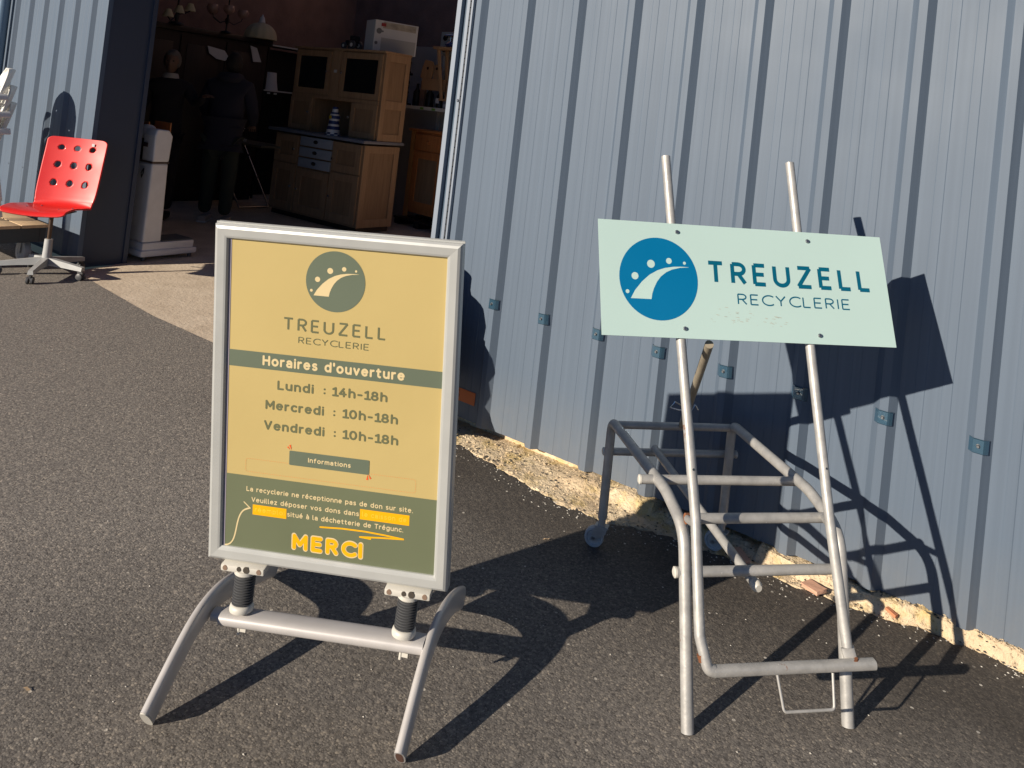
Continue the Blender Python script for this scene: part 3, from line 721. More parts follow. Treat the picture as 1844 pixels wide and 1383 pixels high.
# dashed outline box
mb = MB(); pts = rrect(-0.225, -0.200, 0.227, -0.165, 0.006); pts.append(pts[0]); dist = 0
dense = []
for a, b in zip(pts[:-1], pts[1:]):
    L_ = math.hypot(b[0] - a[0], b[1] - a[1]); k = max(1, int(L_ / 0.003))
    for i in range(k): dense.append((a[0] + (b[0] - a[0]) * i / k, a[1] + (b[1] - a[1]) * i / k))
for i in range(0, len(dense) - 1, 2): ribbon(mb, [dense[i], dense[i + 1]], 0.0011, 0.0006, False)
art(mb, 'dashed_outline', M_pdash)
mb = MB(); flat_poly(mb, rrect(-0.1075, -0.168, 0.105, -0.130, 0.003), 0.0009); art(mb, 'information_box', M_pgreen)
mb = MB(); text_mb(mb, 'Informations', -0.057, 0.057, -0.1555, 0.0125, 0.16, 0.0012); art(mb, 'lettering', M_pcream)
mb = MB()
for (x, y, a, l) in [(-0.1045, -0.122, 110, .014), (-0.1095, -0.1245, 135, .010), (0.1065, -0.172, -65, .013), (0.101, -0.1745, -95, .014)]:
    dx, dy = cos(radians(a)) * l / 2, sin(radians(a)) * l / 2
    mb.add([(x - dx, y - dy, .0009), (x + dx + dy * .35, y + dy - dx * .35, .0009), (x + dx - dy * .35, y + dy + dx * .35, .0009)], [(0, 1, 2)])
art(mb, 'orange_marks', M_porange)
mb = MB(); text_mb(mb, 'La recyclerie ne réceptionne pas de don sur site.', -0.2215, 0.223, -0.2525, 0.0132, 0.15, 0.0008); art(mb, 'lettering', M_pcream)
mb = MB(); text_mb(mb, 'Veuillez déposer vos dons dans', -0.207, 0.083, -0.280, 0.0132, 0.15, 0.0008); art(mb, 'lettering', M_pcream)
mb = MB(); text_mb(mb, 'situé à la déchetterie de Trégunc.', -0.109, 0.200, -0.3065, 0.0132, 0.15, 0.0008); art(mb, 'lettering', M_pcream)
mb = MB(); flat_poly(mb, [(0.085, -0.287), (0.2145, -0.287), (0.2145, -0.260), (0.085, -0.260)], 0.0008); art(mb, 'yellow_highlight', M_pyellow)
mb = MB(); flat_poly(mb, [(-0.203, -0.3135), (-0.111, -0.3135), (-0.111, -0.2865), (-0.203, -0.2865)], 0.0008)
art(mb, 'yellow_highlight', M_pyellow)
mb = MB(); text_mb(mb, 'le caisson de', 0.091, 0.208, -0.279, 0.0132, 0.15, 0.0011); art(mb, 'lettering', M_pyellow2)
mb = MB(); text_mb(mb, 'réemploi', -0.197, -0.115, -0.3055, 0.0132, 0.15, 0.0011); art(mb, 'lettering', M_pyellow2)
mb = MB()
for i, st in enumerate([[(-0.019, -0.3225), (0.04, -0.3185), (0.10, -0.318), (0.15, -0.3205), (0.201, -0.3245)], [(0.201, -0.3245), (0.14, -0.3290), (0.087, -0.334)], [(0.087, -0.334), (0.115, -0.3355)]]):
    ribbon(mb, st, 0.0042, 0.0008 + i * .00004)
art(mb, 'underline_stroke', M_pyellow)
mb = MB(); text_mb(mb, 'MERCI', -0.0965, 0.099, -0.394, 0.0470, 0.29, 0.0008, track=0.075); art(mb, 'lettering', M_pcream)
mb = MB(); text_mb(mb, 'MERCI', -0.0935, 0.096, -0.391, 0.0410, 0.225, 0.0012, track=0.14); art(mb, 'lettering', M_pyellow)
mb = MB()
arr = []
P0, P1, P2, P3 = (-0.276, -0.4055), (-0.232, -0.401), (-0.262, -0.305), (-0.210, -0.2975)
for i in range(19):
    u = i / 18; arr.append(tuple(P0[k] * (1 - u) ** 3 + 3 * P1[k] * u * (1 - u) ** 2 + 3 * P2[k] * u * u * (1 - u) + P3[k] * u ** 3 for k in (0, 1)))
ribbon(mb, arr, 0.0036, 0.0008); ribbon(mb, [(-0.227, -0.283), (-0.210, -0.2975)], 0.0028, 0.00084); ribbon(mb, [(-0.229, -0.306), (-0.210, -0.2975)], 0.0028, 0.00088)
art(mb, 'arrow', M_pcream)
# brackets, springs, cross bar, legs (stand space: x right, y back, z up)
bolt_prof = [(0, .004), (.006, .004), (.007, 0)]
for sx_ in (-0.217, 0.222):
    top = BL @ Vector((sx_, 0.012, -BH - 0.006)); 
    Mx = BL.to_3x3().to_4x4(); Mx.translation = BL @ Vector((sx_, 0.012, -BH))
    mb = MB(); mb.box((0, -0.006, -0.0100), (0.118, 0.046, 0.017), bev=0.004); br = mb.build('spring_bracket', M_whiteplastic, stand, Mx)
    for dx in (-0.046, 0.046): mb = MB(); mb.lathe([(0, 0.0), (.0065, 0.0), (.0072, -.002)], 12, (0, 0, 0), Matrix.Translation((dx, -0.0300, -0.009)) @ Matrix.Rotation(pi / 2, 4, 'X')); mb.build('screw_head', M_screwb, br)
    for dx in (-0.008, 0.012): mb = MB(); mb.lathe([(0, 0.0), (.006 if dx < 0 else .0085, 0.0), (.0065 if dx < 0 else .009, -.002)], 14, (0, 0, 0), Matrix.Translation((dx, -0.0302, -0.008)) @ Matrix.Rotation(pi / 2, 4, 'X')); mb.build('bolt_hole', M_holebr, br)
    zb = 0.157 + (sx_ + 0.217) * 0.05
    base = Vector((sx_ * 0.99, 0.004, zb)); tp = Mx @ Vector((0, -0.004, -0.019))
    ax = (tp - base); L_ = ax.length
    Ms = Matrix.Translation(base) @ Vector((0, 0, 1)).rotation_difference(ax).to_matrix().to_4x4()
    pr = []
    nz = 11; z0 = 0.016; z1 = L_ - 0.014
    for i in range(nz):
        a = z0 + (z1 - z0) * i / nz; h = (z1 - z0) / nz
        pr += [(0.0200, a + h * .02), (0.0265, a + h * .32), (0.0265, a + h * .62), (0.0200, a + h * .96)]
    mb = MB(); mb.lathe([(0, z0)] + pr + [(0, z1)], 26); mb.build('spring', M_black, stand, Ms)
    mb = MB(); mb.lathe([(0, 0), (0.030, 0), (0.031, 0.006), (0.029, 0.013), (0.024, 0.0165), (0, 0.0165)], 26); mb.build('spring_collar', M_whiteplastic, stand, Ms); mb = MB(); mb.lathe([(0, L_ - .0145), (0.024, L_ - .0145), (0.029, L_ - .010), (0.029, L_ - .001), (0, L_)], 26)
    mb.build('spring_collar', M_whiteplastic, stand, Ms)
    mb = MB(); mb.lathe([(0, -0.040), (0.010, -0.040), (0.012, -0.034), (0.004, -0.033), (0.004, -0.062), (0, -0.062)], 12); mb.box((0.009, 0, -0.050), (0.020, 0.004, 0.010)); mb.build('wing_nut', M_whiteplastic, stand, Ms)
mb = MB()
mb.tube([(-0.288, 0.004, 0.131), (-0.262, 0.004, 0.132)], 0.014, 16, sq=(0.040, 0.026), upv=(0, 0, 1))
mb.tube([(-0.262, 0.004, 0.1325), (0.277, 0.010, 0.1585)], 0.02, 20, sq=(0.060, 0.032), upv=(0, 0, 1))
mb.build('cross_bar', M_legs, stand)
def leg(u0_, u1_, pts):
    n = len(pts); P = [Vector((u0_ + (u1_ - u0_) * i / (n - 1), p[0], p[1])) for i, p in enumerate(pts)]
    out = []
    for i in range(n - 1):        # catmull-rom
        p0 = P[max(i - 1, 0)]; p1 = P[i]; p2 = P[i + 1]; p3 = P[min(i + 2, n - 1)]
        for k in range(8):
            t = k / 8; out.append(0.5 * ((2 * p1) + (p2 - p0) * t + (2 * p0 - 5 * p1 + 4 * p2 - p3) * t * t + (3 * p1 - p0 - 3 * p2 + p3) * t ** 3))
    out.append(P[-1]); return out
pl = leg(-0.308, -0.306, [(-0.226, 0.027), (-0.174, 0.064), (-0.120, 0.100), (-0.064, 0.131), (-0.010, 0.146), (0.060, 0.146), (0.140, 0.127), (0.260, 0.085), (0.410, 0.030)])
mb = MB(); mb.tube(pl, 0.02, 20, sq=(0.026, 0.064), upv=(0, 0, 1)); lg = mb.build('leg', M_legs, stand)
mb = MB(); d_ = (pl[0] - pl[1]).normalized(); mb.tube([pl[0] + d_ * 0.0003, pl[0] + d_ * 0.003], 0.02, 20, sq=(0.0245, 0.062), upv=(0, 0, 1)); mb.build('end_cap', M_whiteplastic, lg)
pr_ = leg(0.285, 0.288, [(-0.178, 0.027), (-0.120, 0.070), (-0.062, 0.111), (0.000, 0.142), (0.060, 0.152), (0.120, 0.149), (0.200, 0.131), (0.310, 0.090), (0.430, 0.030)])
mb = MB(); mb.tube(pr_, 0.02, 20, sq=(0.026, 0.064), upv=(0, 0, 1)); lg = mb.build('leg', M_legs, stand)
mb = MB(); d_ = (pr_[0] - pr_[1]).normalized(); mb.tube([pr_[0] + d_ * 0.0004, pr_[0] + d_ * 0.0006], 0.02, 20, sq=(0.018, 0.054), upv=(0, 0, 1)); mb.build('open_tube_end', mat('rusty_hollow', (0.10, 0.045, 0.03), 0.9), lg)

# ================================================================ sign frame (trolley base + leaning easel)
TA = 0.1857 + AL
tr = thing('trolley_frame', 'bare galvanised tube trolley on two rear castors carrying the pale sign', 'trolley', (-0.704, -0.999, 0), TA)
RT = 0.0165
def tube_obj(name, pts, r=RT, parent=tr, m=MG, rad=0.05, seg=16):
    mb = MB(); P = fillet(pts, rad) if len(pts) > 2 else pts
    mb.tube(P, r, seg); return mb.build(name, m, parent)
tube_obj('side_frame', [(0, 0.001, 0.0), (0, 0.145, 0.435), (0, 0.30, 0.468), (0, 0.845, 0.452), (0, 0.838, 0.105)], rad=[0.10, 0.25, 0.045])
tube_obj('side_frame', [(0.4527, 0.002, 0.0), (0.4527, 0.120, 0.450), (0.4527, 0.29, 0.482), (0.4527, 0.815, 0.468), (0.4527, 0.815, 0.105)], rad=[0.10, 0.25, 0.045])
def rung(a, b, caps=(True, False)):
    mb = MB(); mb.tube([a, b], 0.0135, 14); o = mb.build('rung', MG, tr)
    for fl, P, Q in ((caps[0], a, b), (caps[1], b, a)):
        if fl:
            d = (Vector(P) - Vector(Q)).normalized(); mb = MB(); mb.tube([Vector(P) + d * .0005, Vector(P) + d * .006, Vector(P) + d * .009], [0.0142, 0.0142, 0.009], 14); mb.build('end_cap', M_whiteplastic, o)
    return o
rung((-0.022, 0.118, 0.335), (0.470, 0.118, 0.345))
rung((0.010, 0.150, 0.462), (0.440, 0.148, 0.472), (False, False))
rung((-0.050, 0.375, 0.462), (0.450, 0.36, 0.474))
rung((0.012, 0.825, 0.446), (0.440, 0.810, 0.456), (False, False))
rung((-0.010, 0.862, 0.334), (0.490, 0.845, 0.345), (True, True))
mb = MB()
for (x, y, z) in [(0.012, 0.150, 0.462), (0.435, 0.148, 0.472)]: mb.tube([(x - 0.010, y, z), (x + 0.008, y, z)], 0.0143, 14)
mb.build('rusty_weld', mat('rust', (0.20, 0.075, 0.03), 0.9, noise=(40, 0.4)), tr)
tube_obj('centre_rail', [(0.172, 0.845, 0.358), (0.2140, 0.128, 0.3000)], r=0.0135)
mb = MB(); P = Vector((0.2140, 0.128, 0.3000)); d_ = (P - Vector((0.172, 0.845, 0.358))).normalized(); mb.tube([P + d_ * .0004, P + d_ * .016, P + d_ * .024], [0.0155, 0.0155, 0.010], 14); mb.build('end_cap', M_whiteplastic, tr)
def castor(x, y, rz, lab):
    e = Matrix.Translation((x, y, 0)) @ Matrix.Rotation(rz, 4, 'Z')
    mb = MB(); mb.tube([(0, 0, 0.072), (0, 0, 0.110)], 0.0135, 12)
    for s_ in (-1, 1): mb.prism([(-0.020, 0.080), (0.024, 0.080), (0.020, 0.058), (-0.022, 0.026), (-0.034, 0.028)], s_ * 0.016 - 0.0015, s_ * 0.016 + 0.0015)
    mb.span((-0.022, -0.016, 0.077), (0.026, 0.016, 0.081)); o = mb.build('castor', MG, tr, e)
    mb = MB(); Mw = Matrix.Translation((-0.022, 0, 0.0355)) @ Matrix.Rotation(pi / 2, 4, 'X')
    mb.lathe([(0.006, -0.008), (0.024, -0.008), (0.027, -0.0125), (0.034, -0.0115), (0.0355, 0), (0.034, 0.0115), (0.027, 0.0125), (0.024, 0.008), (0.006, 0.008)], 28, (0, 0, 0), Mw); mb.build('wheel', M_tyre, o)
    mb = MB(); mb.lathe([(0, -0.019), (0.006, -0.019), (0.006, 0.019), (0, 0.019)], 12, (0, 0, 0), Mw); mb.build('axle', M_screw, o)
castor(0, 0.838, -0.5, ''); castor(0.4527, 0.815, -0.75, '')
# easel that carries the sign: a leaning loop of tube (two poles + bottom bar), its strut and pin
es = thing('sign_easel', 'leaning loop of grey tube with two tall poles, resting on the trolley rungs', 'easel', (-0.704, -0.999, 0), TA)
tube_obj('pole', [(-0.059, 0.433, 1.435), (-0.0150, 0.050, 0.512), (-0.018, -0.047, 0.275), (-0.002, -0.075, 0.213), (0.015, -0.077, 0.209)], 0.0138, es, rad=[0.4, 0.03, 0.02])
tube_obj('pole', [(0.359, 0.430, 1.456), (0.366, 0.043, 0.521), (0.382, -0.060, 0.251)], 0.0138, es, rad=0.4)
mb = MB(); mb.tube([(0.382, -0.060, 0.251), (0.389, -0.068, 0.226), (0.392, -0.0725, 0.213)], 0.01, 14, sq=(0.034, 0.012), upv=(0, 0.9, 0.38)); mb.build('flattened_foot', MG, es)
mb = MB(); mb.tube([(0.013, -0.0770, 0.209), (0.23, -0.080, 0.216), (0.42, -0.0835, 0.222), (0.446, -0.084, 0.223)], 0.01, 20, sq=(0.027, 0.024), upv=(0, 0, 1)); mb.build('bottom_bar', MG, es)
for hx, hy, hz in ((-0.0205, 0.0825, 0.626), (0.3655, 0.0785, 0.640)):
    mb = MB(); mb.lathe([(0, 0.0012), (0.0034, 0.001)], 10, (0, 0, 0), Matrix.Translation((hx, hy, hz)) @ Matrix.Rotation(pi / 2 - 0.35, 4, 'X')); mb.build('bolt_hole', M_screwdk, es)
M_rust2 = mat('rust_brown', (0.17, 0.062, 0.025), 0.9, noise=(60, 0.3))
for p in ((-0.0165, -0.0600, 0.240), (0.391, -0.078, 0.232)):
    mb = MB(); mb.tube([p, (p[0] + 0.005, p[1] - 0.0045, p[2] - 0.014)], 0.0112, 10); mb.build('rust_patch', M_rust2, es)
mb = MB(); mb.tube(fillet([(0.180, -0.084, 0.202), (0.190, -0.114, 0.132), (0.324, -0.116, 0.136), (0.330, -0.087, 0.205)], 0.010), 0.0036, 10); mb.build('wire_loop', MG, es)
for A0, A1 in (((0.004, 0.140, 0.466), (-0.0150, 0.055, 0.497)), ((0.412, 0.140, 0.476), (0.368, 0.048, 0.506))):
    mb = MB(); mb.tube([A0, A1], 0.010, 10); mb.build('weld_stub', MG, es)
mb = MB(); mb.tube([(0.056, 0.230, 0.918), (0.250, 0.800, 0.462)], 0.0125, 14); mb.build('rear_strut', mat('tan_grey_tube', (0.26, 0.225, 0.17), 0.6, noise=(20, 0.15)), es)
mb = MB(); mb.tube([(0.171, 0.635, 0.592), (0.144, 0.638, 0.604), (0.130, 0.640, 0.583), (0.161, 0.636, 0.577), (0.207, 0.636, 0.579), (0.219, 0.640, 0.596), (0.233, 0.642, 0.579)], 0.0024, 8)
mb.build('wire_pin', M_chrome, es)
# bolt holes in the poles
# sign plate
sR = Matrix(((0.70791, -0.64623, -0.28505, -0.798), (0.70594, 0.66031, 0.25619, -0.640), (0.02266, -0.38259, 0.92364, 1.087), (0, 0, 0, 1)))
dn = Vector((-0.64623, 0.66031, -0.38259))
sR.translation = Vector((-0.785, -0.676, 1.087)) - dn * 0.0175
sR = sR @ Matrix.Scale(0.985, 4)
sg = thing('sign_plate', 'pale mint rectangular sign with blue round logo and teal lettering, bolted to two poles', 'sign', mat=sR)
mb = MB(); mb.prism([(-0.463, 0.167), (0.4615, 0.168), (0.459, -0.168), (-0.457, -0.167)], 0.0, 0.003); mb.build('panel', M_sign, sg)
SB = Matrix.Rotation(pi / 2, 4, 'X')
m1, m2 = MB(), MB(); logo(m1, m2, 0.1205, 0.0005)
o1 = m1.build('emblem', M_teal, sg, Matrix.Translation((-0.2815, 0, 0)) @ SB); o2 = m2.build('emblem_marks', M_mint, sg, Matrix.Translation((-0.2815, 0, 0)) @ SB)
mb = MB(); text_mb(mb, 'TREUZELL', -0.1315, 0.405, -0.0075, 0.0685, 0.150, 0.0005, rnd=False, track=0.19); mb.build('lettering', M_tealtext, sg, SB)
mb = MB(); text_mb(mb, 'RECYCLERIE', -0.041, 0.325, -0.0645, 0.0325, 0.098, 0.0005, rnd=False, track=0.13); mb.build('lettering', M_tealtext, sg, SB)
mb = MB(); mb.lathe([(0, 0.005), (0.0048, 0.005), (0.0062, 0.003), (0.0066, 0)], 8); b0 = mb.build('bolt', M_screw, sg, Matrix.Translation((-0.218, 0, 0.142)) @ SB)
for (x, z) in ((0.208, 0.140), (-0.209, -0.140), (0.212, -0.143)): share(b0, parent=sg, mat=Matrix.Translation((x, 0, z)) @ SB)
mb = MB()
for _ in range(46):
    x = random.choice((random.uniform(-0.13, -0.04), random.uniform(-0.05, 0.12))); y = random.uniform(-0.125, -0.078) - x * 0.05
    l = random.uniform(0.002, 0.014); mb.add([(x, y, .0004), (x + l, y - l * .12, .0004), (x + l * .8, y + .0009, .0004), (x + l * .1, y + .0010, .0004)], [(0, 1, 2, 3)])
mb.build('scratches', M_scuff, sg, SB)

# ================================================================ red swivel chair
ch = thing('red_swivel_chair', 'red perforated plywood swivel chair on a grey star base with black castors', 'chair', (-6.036, -0.319, 0), 0)
Mc = Matrix.Rotation(0.672, 4, 'Z')   # local x = width, y = backwards
def shell(u, t):
    prof_ = [(-0.27, 0.462), (-0.235, 0.485), (-0.14, 0.494), (-0.03, 0.484), (0.07, 0.476), (0.125, 0.485), (0.158, 0.515), (0.175, 0.57), (0.198, 0.68), (0.222, 0.80), (0.245, 0.91), (0.258, 0.985)]
    k = t * (len(prof_) - 1); i = min(int(k), len(prof_) - 2); f = k - i
    q = lambda j: Vector(prof_[max(0, min(j, len(prof_) - 1))])
    p0, p1, p2, p3 = q(i - 1), q(i), q(i + 1), q(i + 2)
    p = 0.5 * (2 * p1 + (p2 - p0) * f + (2 * p0 - 5 * p1 + 4 * p2 - p3) * f * f + (3 * p1 - p0 - 3 * p2 + p3) * f ** 3)
    w = 0.222 - 0.014 * math.exp(-((t - 0.5) / 0.12) ** 2)
    cz = 0.016 * u * u * (1 if t < 0.35 else max(0, (0.45 - t) / 0.10)); cy = -0.024 * u * u * max(0, min(1, (t - 0.45) / 0.1))
    return Vector((u * w, p.x + cy, p.y + cz))
nu, ntt = 37, 61
bm = bmesh.new(); grid = {}
holes = [(a, b) for a in (-0.52, 0.0, 0.52) for b in (0.700, 0.803, 0.906)]
def inhole(u, t):
    for (a, b) in holes:
        if ((u - a) * 0.222) ** 2 + ((t - b) * 1.22) ** 2 < 0.0235 ** 2: return True
    return False
def corner(u, t):
    # rounded top and front corners
    for (tt, sgn) in ((1, 1), (0, -1)):
        dt = (tt - t) * sgn * (1.10 if tt else 1.0); du = (1 - abs(u)) * 0.22; r = 0.055
        if dt < r and du < r and (r - dt) ** 2 + (r - du) ** 2 > r * r: return True
    return False
nu, ntt = 73, 190
for i in range(nu):
    for j in range(ntt):
        grid[i, j] = bm.verts.new(shell(-1 + 2 * i / (nu - 1), j / (ntt - 1)))
for i in range(nu - 1):
    for j in range(ntt - 1):
        u = -1 + 2 * (i + .5) / (nu - 1); t = (j + .5) / (ntt - 1)
        if inhole(u, t) or corner(u, t): continue
        bm.faces.new((grid[i, j], grid[i + 1, j], grid[i + 1, j + 1], grid[i, j + 1]))
for v in [v for v in bm.verts if not v.link_faces]: bm.verts.remove(v)
for _ in range(3):   # relax the stepped outlines of the holes and corners
    new = {}
    for v in bm.verts:
        be = [e for e in v.link_edges if e.is_boundary]
        if len(be) == 2: new[v] = (v.co * 2 + be[0].other_vert(v).co + be[1].other_vert(v).co) / 4
    for v, c in new.items(): v.co = c
for f in bm.faces: f.smooth = True
me = bpy.data.meshes.new('seat_shell'); bm.to_mesh(me); bm.free(); me.materials.append(M_red)
o = bpy.data.objects.new('seat_shell', me); COL.objects.link(o); o.parent = ch; o.matrix_local = Mc
so = o.modifiers.new('thick', 'SOLIDIFY'); so.thickness = 0.011; so.offset = 0
mb = MB(); mb.box((0.115, 0.232, 0.945), (0.020, 0.004, 0.022)); st = mb.build('price_sticker', M_whitebd, ch, Mc)
mb = MB()
for (x, y, z) in ((-0.11, -0.13, 0.502), (0.11, -0.13, 0.502), (-0.11, 0.06, 0.486), (0.11, 0.06, 0.486)): mb.lathe([(0, .004), (.006, .003), (.008, 0)], 10, (x, y, z))
mb.build('seat_bolt', M_chrome, ch, Mc)
mb = MB(); mb.span((-0.12, -0.27, 0.455), (0.12, -0.07, 0.463)); mb.span((-0.03, -0.20, 0.435), (0.03, -0.13, 0.4555)); mb.tube([(0.0, -0.17, 0.448), (-0.20, -0.14, 0.446)], 0.005, 8); mb.build('seat_mechanism', M_black, ch, Mc @ Matrix.Translation((0, 0.17, 0)))
mb = MB(); mb.tube([(0, 0, 0.25), (0, 0, 0.45)], 0.014, 14); mb.build('gas_piston', mat('brown_steel', (0.10, 0.065, 0.045), 0.4, metal=0.5), ch)
mb = MB(); mb.lathe([(0, 0.075), (0.032, 0.075), (0.033, 0.10), (0.029, 0.18), (0.027, 0.262), (0.0, 0.262)], 20); mb.build('column', M_grey, ch)
for a in (-118, -40, 27, 104, 176):
    d = Vector((cos(radians(a)), sin(radians(a)), 0)); Ml = Matrix.Rotation(radians(a), 4, 'Z')
    mb = MB(); vs = []
    for (x, w, zt, zb) in ((0.02, 0.026, 0.130, 0.078), (0.17, 0.023, 0.112, 0.074), (0.30, 0.020, 0.094, 0.066)):
        vs += [(x, -w, zb), (x, w, zb), (x, w * .75, zt), (x, -w * .75, zt)]
    mb.add(vs, [(0, 3, 2, 1), (8, 9, 10, 11)] + [(4 * i + k, 4 * i + (k + 1) % 4, 4 * i + 4 + (k + 1) % 4, 4 * i + 4 + k) for i in range(2) for k in range(4)])
    ar = mb.build('star_arm', M_grey, ch, Ml)
    mb = MB()
    for s_ in (-1, 1): mb.lathe([(0, -0.009), (0.020, -0.009), (0.025, -0.006), (0.025, 0.006), (0.020, 0.009), (0, 0.009)], 18, (0, 0, 0), Matrix.Translation((0.285 , s_ * 0.014, 0.025)) @ Matrix.Rotation(pi / 2, 4, 'X'))
    mb.span((0.262, -0.006, 0.03), (0.302, 0.006, 0.062)); mb.build('castor', M_black, ar)

# ================================================================ plank cart with wheels
ct = thing('plank_cart', 'low dark cart with pale wooden plank top on grey castor wheels', 'cart', (-6.60, -0.455, 0), 0.0)
for i, (y0, y1) in enumerate(((-0.31, -0.135), (-0.127, 0.06), (0.068, 0.25))):
    mb = MB(); mb.span((-0.95, y0, 0.288), (0.27, y1, 0.311), bev=0.003); mb.build('plank', M_plank, ct)
mb = MB(); mb.span((-0.93, -0.29, 0.18), (0.26, -0.25, 0.287)); mb.span((-0.93, 0.20, 0.18), (0.26, 0.24, 0.287)); mb.span((0.22, -0.249, 0.18), (0.258, 0.199, 0.287)); mb.span((-0.93, -0.249, 0.18), (-0.89, 0.199, 0.287)); mb.build('frame', M_screwdk, ct)
for (x, y) in ((0.12, -0.15), (0.12, 0.16), (-0.75, -0.15), (-0.75, 0.16)):
    mb = MB(); mb.span((x - .05, y - .045, .205), (x + .05, y + .045, .212))
    for s_ in (-1, 1): mb.prism([(x - .03, .204), (x + .03, .204), (x + .012, .075), (x - .012, .075)], y + s_ * .030 - .002, y + s_ * .030 + .002)
    cs_ = mb.build('castor', M_grey, ct)
    mb = MB(); mb.lathe([(0, -.020), (.045, -.020), (.05, -.024), (.083, -.022), (.09, 0), (.083, .022), (.05, .024), (.045, .020), (0, .020)], 28, (0, 0, 0), Matrix.Translation((x, y, 0.09)) @ Matrix.Rotation(pi / 2, 4, 'X')); mb.build('wheel', M_tyre, cs_)

# ================================================================ white plastic garden chairs
def plastic_chair(loc, rz, label, tilt=0.0):
    m4 = Matrix.Translation(loc) @ Matrix.Rotation(rz, 4, 'Z') @ Matrix.Rotation(tilt, 4, 'X')
    t = thing('plastic_chair', label, 'chair', mat=m4, group='white plastic garden chairs piled on the cart')
    # local: y back, seat height 0.42, arched back to 0.86
    mb = MB(); mb.box((0, 0, 0.425), (0.44, 0.42, 0.022), bev=0.01); mb.build('seat', M_chairwhite, t)
    bm = bmesh.new(); g = {}; nu2, nv2 = 41, 36
    for i in range(nu2):
        for j in range(nv2):
            u = -1 + 2 * i / (nu2 - 1); v = j / (nv2 - 1)
            w = 0.215 * (1 - 0.06 * v) if v < 0.6 else 0.2072 * math.sqrt(max(0.0, 1 - ((v - 0.6) / 0.42) ** 2)) 
            g[i, j] = bm.verts.new((u * w, 0.20 + 0.13 * v - 0.05 * u * u, 0.42 + 0.45 * v))
    for i in range(nu2 - 1):
        for j in range(nv2 - 1):
            u = -1 + 2 * (i + .5) / (nu2 - 1); v = (j + .5) / (nv2 - 1)
            if 0.12 < v < 0.68 and abs(u) < 0.78 and (i % 6) < 2 and not 0.36 < v < 0.42: continue
            bm.faces.new((g[i, j], g[i + 1, j], g[i + 1, j + 1], g[i, j + 1]))
    for v in [v for v in bm.verts if not v.link_faces]: bm.verts.remove(v)
    for f in bm.faces: f.smooth = True
    me = bpy.data.meshes.new('backrest'); bm.to_mesh(me); bm.free(); me.materials.append(M_chairwhite)
    o = bpy.data.objects.new('backrest', me); COL.objects.link(o); o.parent = t
    so = o.modifiers.new('thick', 'SOLIDIFY'); so.thickness = 0.012
    for s_ in (-1, 1):
        mb = MB(); mb.tube(fillet([(s_ * 0.235, 0.28, 0.66), (s_ * 0.27, 0.05, 0.65), (s_ * 0.275, -0.20, 0.63), (s_ * 0.265, -0.23, 0.30), (s_ * 0.27, -0.26, 0.0)], 0.05), 0.02, 12, sq=(0.05, 0.022), upv=(s_ * .9, 0, 0.4)); mb.build('armrest', M_chairwhite, t)
        mb = MB(); mb.tube([(s_ * 0.21, 0.20, 0.43), (s_ * 0.24, 0.28, 0.0)], 0.02, 12, sq=(0.045, 0.022), upv=(s_, 0, 0.0)); mb.build('leg', M_chairwhite, t)
    return t
plastic_chair((-6.96, -0.64, 0.315), -0.20, 'lowest white plastic garden chair of the pile on the cart at the left edge')
plastic_chair((-6.94, -0.66, 0.445), -0.22, 'middle white plastic garden chair of the pile, slatted back visible at the left edge')
plastic_chair((-6.96, -0.68, 0.575), -0.24, 'topmost white plastic garden chair of the pile at the left edge')

# ================================================================ things inside the doorway
def rbox(name, m, a, b, parent, bev=0.0):
    mb = MB(); mb.span(a, b, bev=bev); return mb.build(name, m, parent)
# personal weighing scale
sc = thing('weighing_scale', 'old white enamel column weighing scale with platform, standing just inside the doorway', 'scale', (-6.345, 0.69, 0), 0.06)
rbox('base', M_white, (-0.15, -0.245, 0.03), (0.15, 0.27, 0.085), sc, 0.02)
rbox('base_plinth', M_white, (-0.13, -0.225, 0.08), (0.13, 0.245, 0.145), sc, 0.012)
rbox('platform', mat('grey_rubber_mat', (0.12, 0.12, 0.11), 0.9), (-0.12, -0.05, 0.146), (0.12, 0.235, 0.154), sc)
mb = MB()
for x in (-.12, .12):
    for y in (-.2, .22): mb.lathe([(0, 0), (0.018, 0), (0.018, 0.032)], 10, (x, y, 0))
mb.build('foot', M_black, sc)
def taper(z0, z1, a0, a1, nm):
    mb = MB(); vs = []
    for (z, (x0, x1, y0, y1)) in ((z0, a0), (z1, a1)): vs += [(x0, y0, z), (x1, y0, z), (x1, y1, z), (x0, y1, z)]
    mb.add(vs, [(0, 3, 2, 1), (4, 5, 6, 7), (0, 1, 5, 4), (1, 2, 6, 5), (2, 3, 7, 6), (3, 0, 4, 7)]); return mb.build(nm, M_white, sc, bevel=0.014)
taper(0.1455, 0.80, (-0.125, 0.115, -0.22, -0.055), (-0.115, 0.10, -0.21, -0.065), 'column')
mb = MB(); mb.span((-0.118, -0.213, 0.8005), (0.103, -0.062, 0.813)); mb.build('column_band', mat('brown_band', (0.08, 0.06, 0.05), 0.5), sc)
mb = MB(); mb.prism([(-0.210, 0.8135), (-0.065, 0.8135), (-0.055, 1.03), (-0.09, 1.08), (-0.20, 1.085), (-0.215, 1.03)], -0.06, 0.105, Matrix(((0, 1, 0, 0), (1, 0, 0, 0), (0, 0, 1, 0), (0, 0, 0, 1)))); mb.build('head', M_white, sc, bevel=0.012)
mb = MB(); mb.lathe([(0, 0), (0.045, 0.0), (0.062, 0.03), (0.062, 0.10), (0, 0.11)], 24, (0, 0, 0), Matrix.Translation((-0.075, -0.15, 1.045)) @ Matrix.Rotation(-pi / 2, 4, 'Y') @ Matrix.Rotation(-0.25, 4, 'X')); mb.build('dial_housing', M_white, sc)
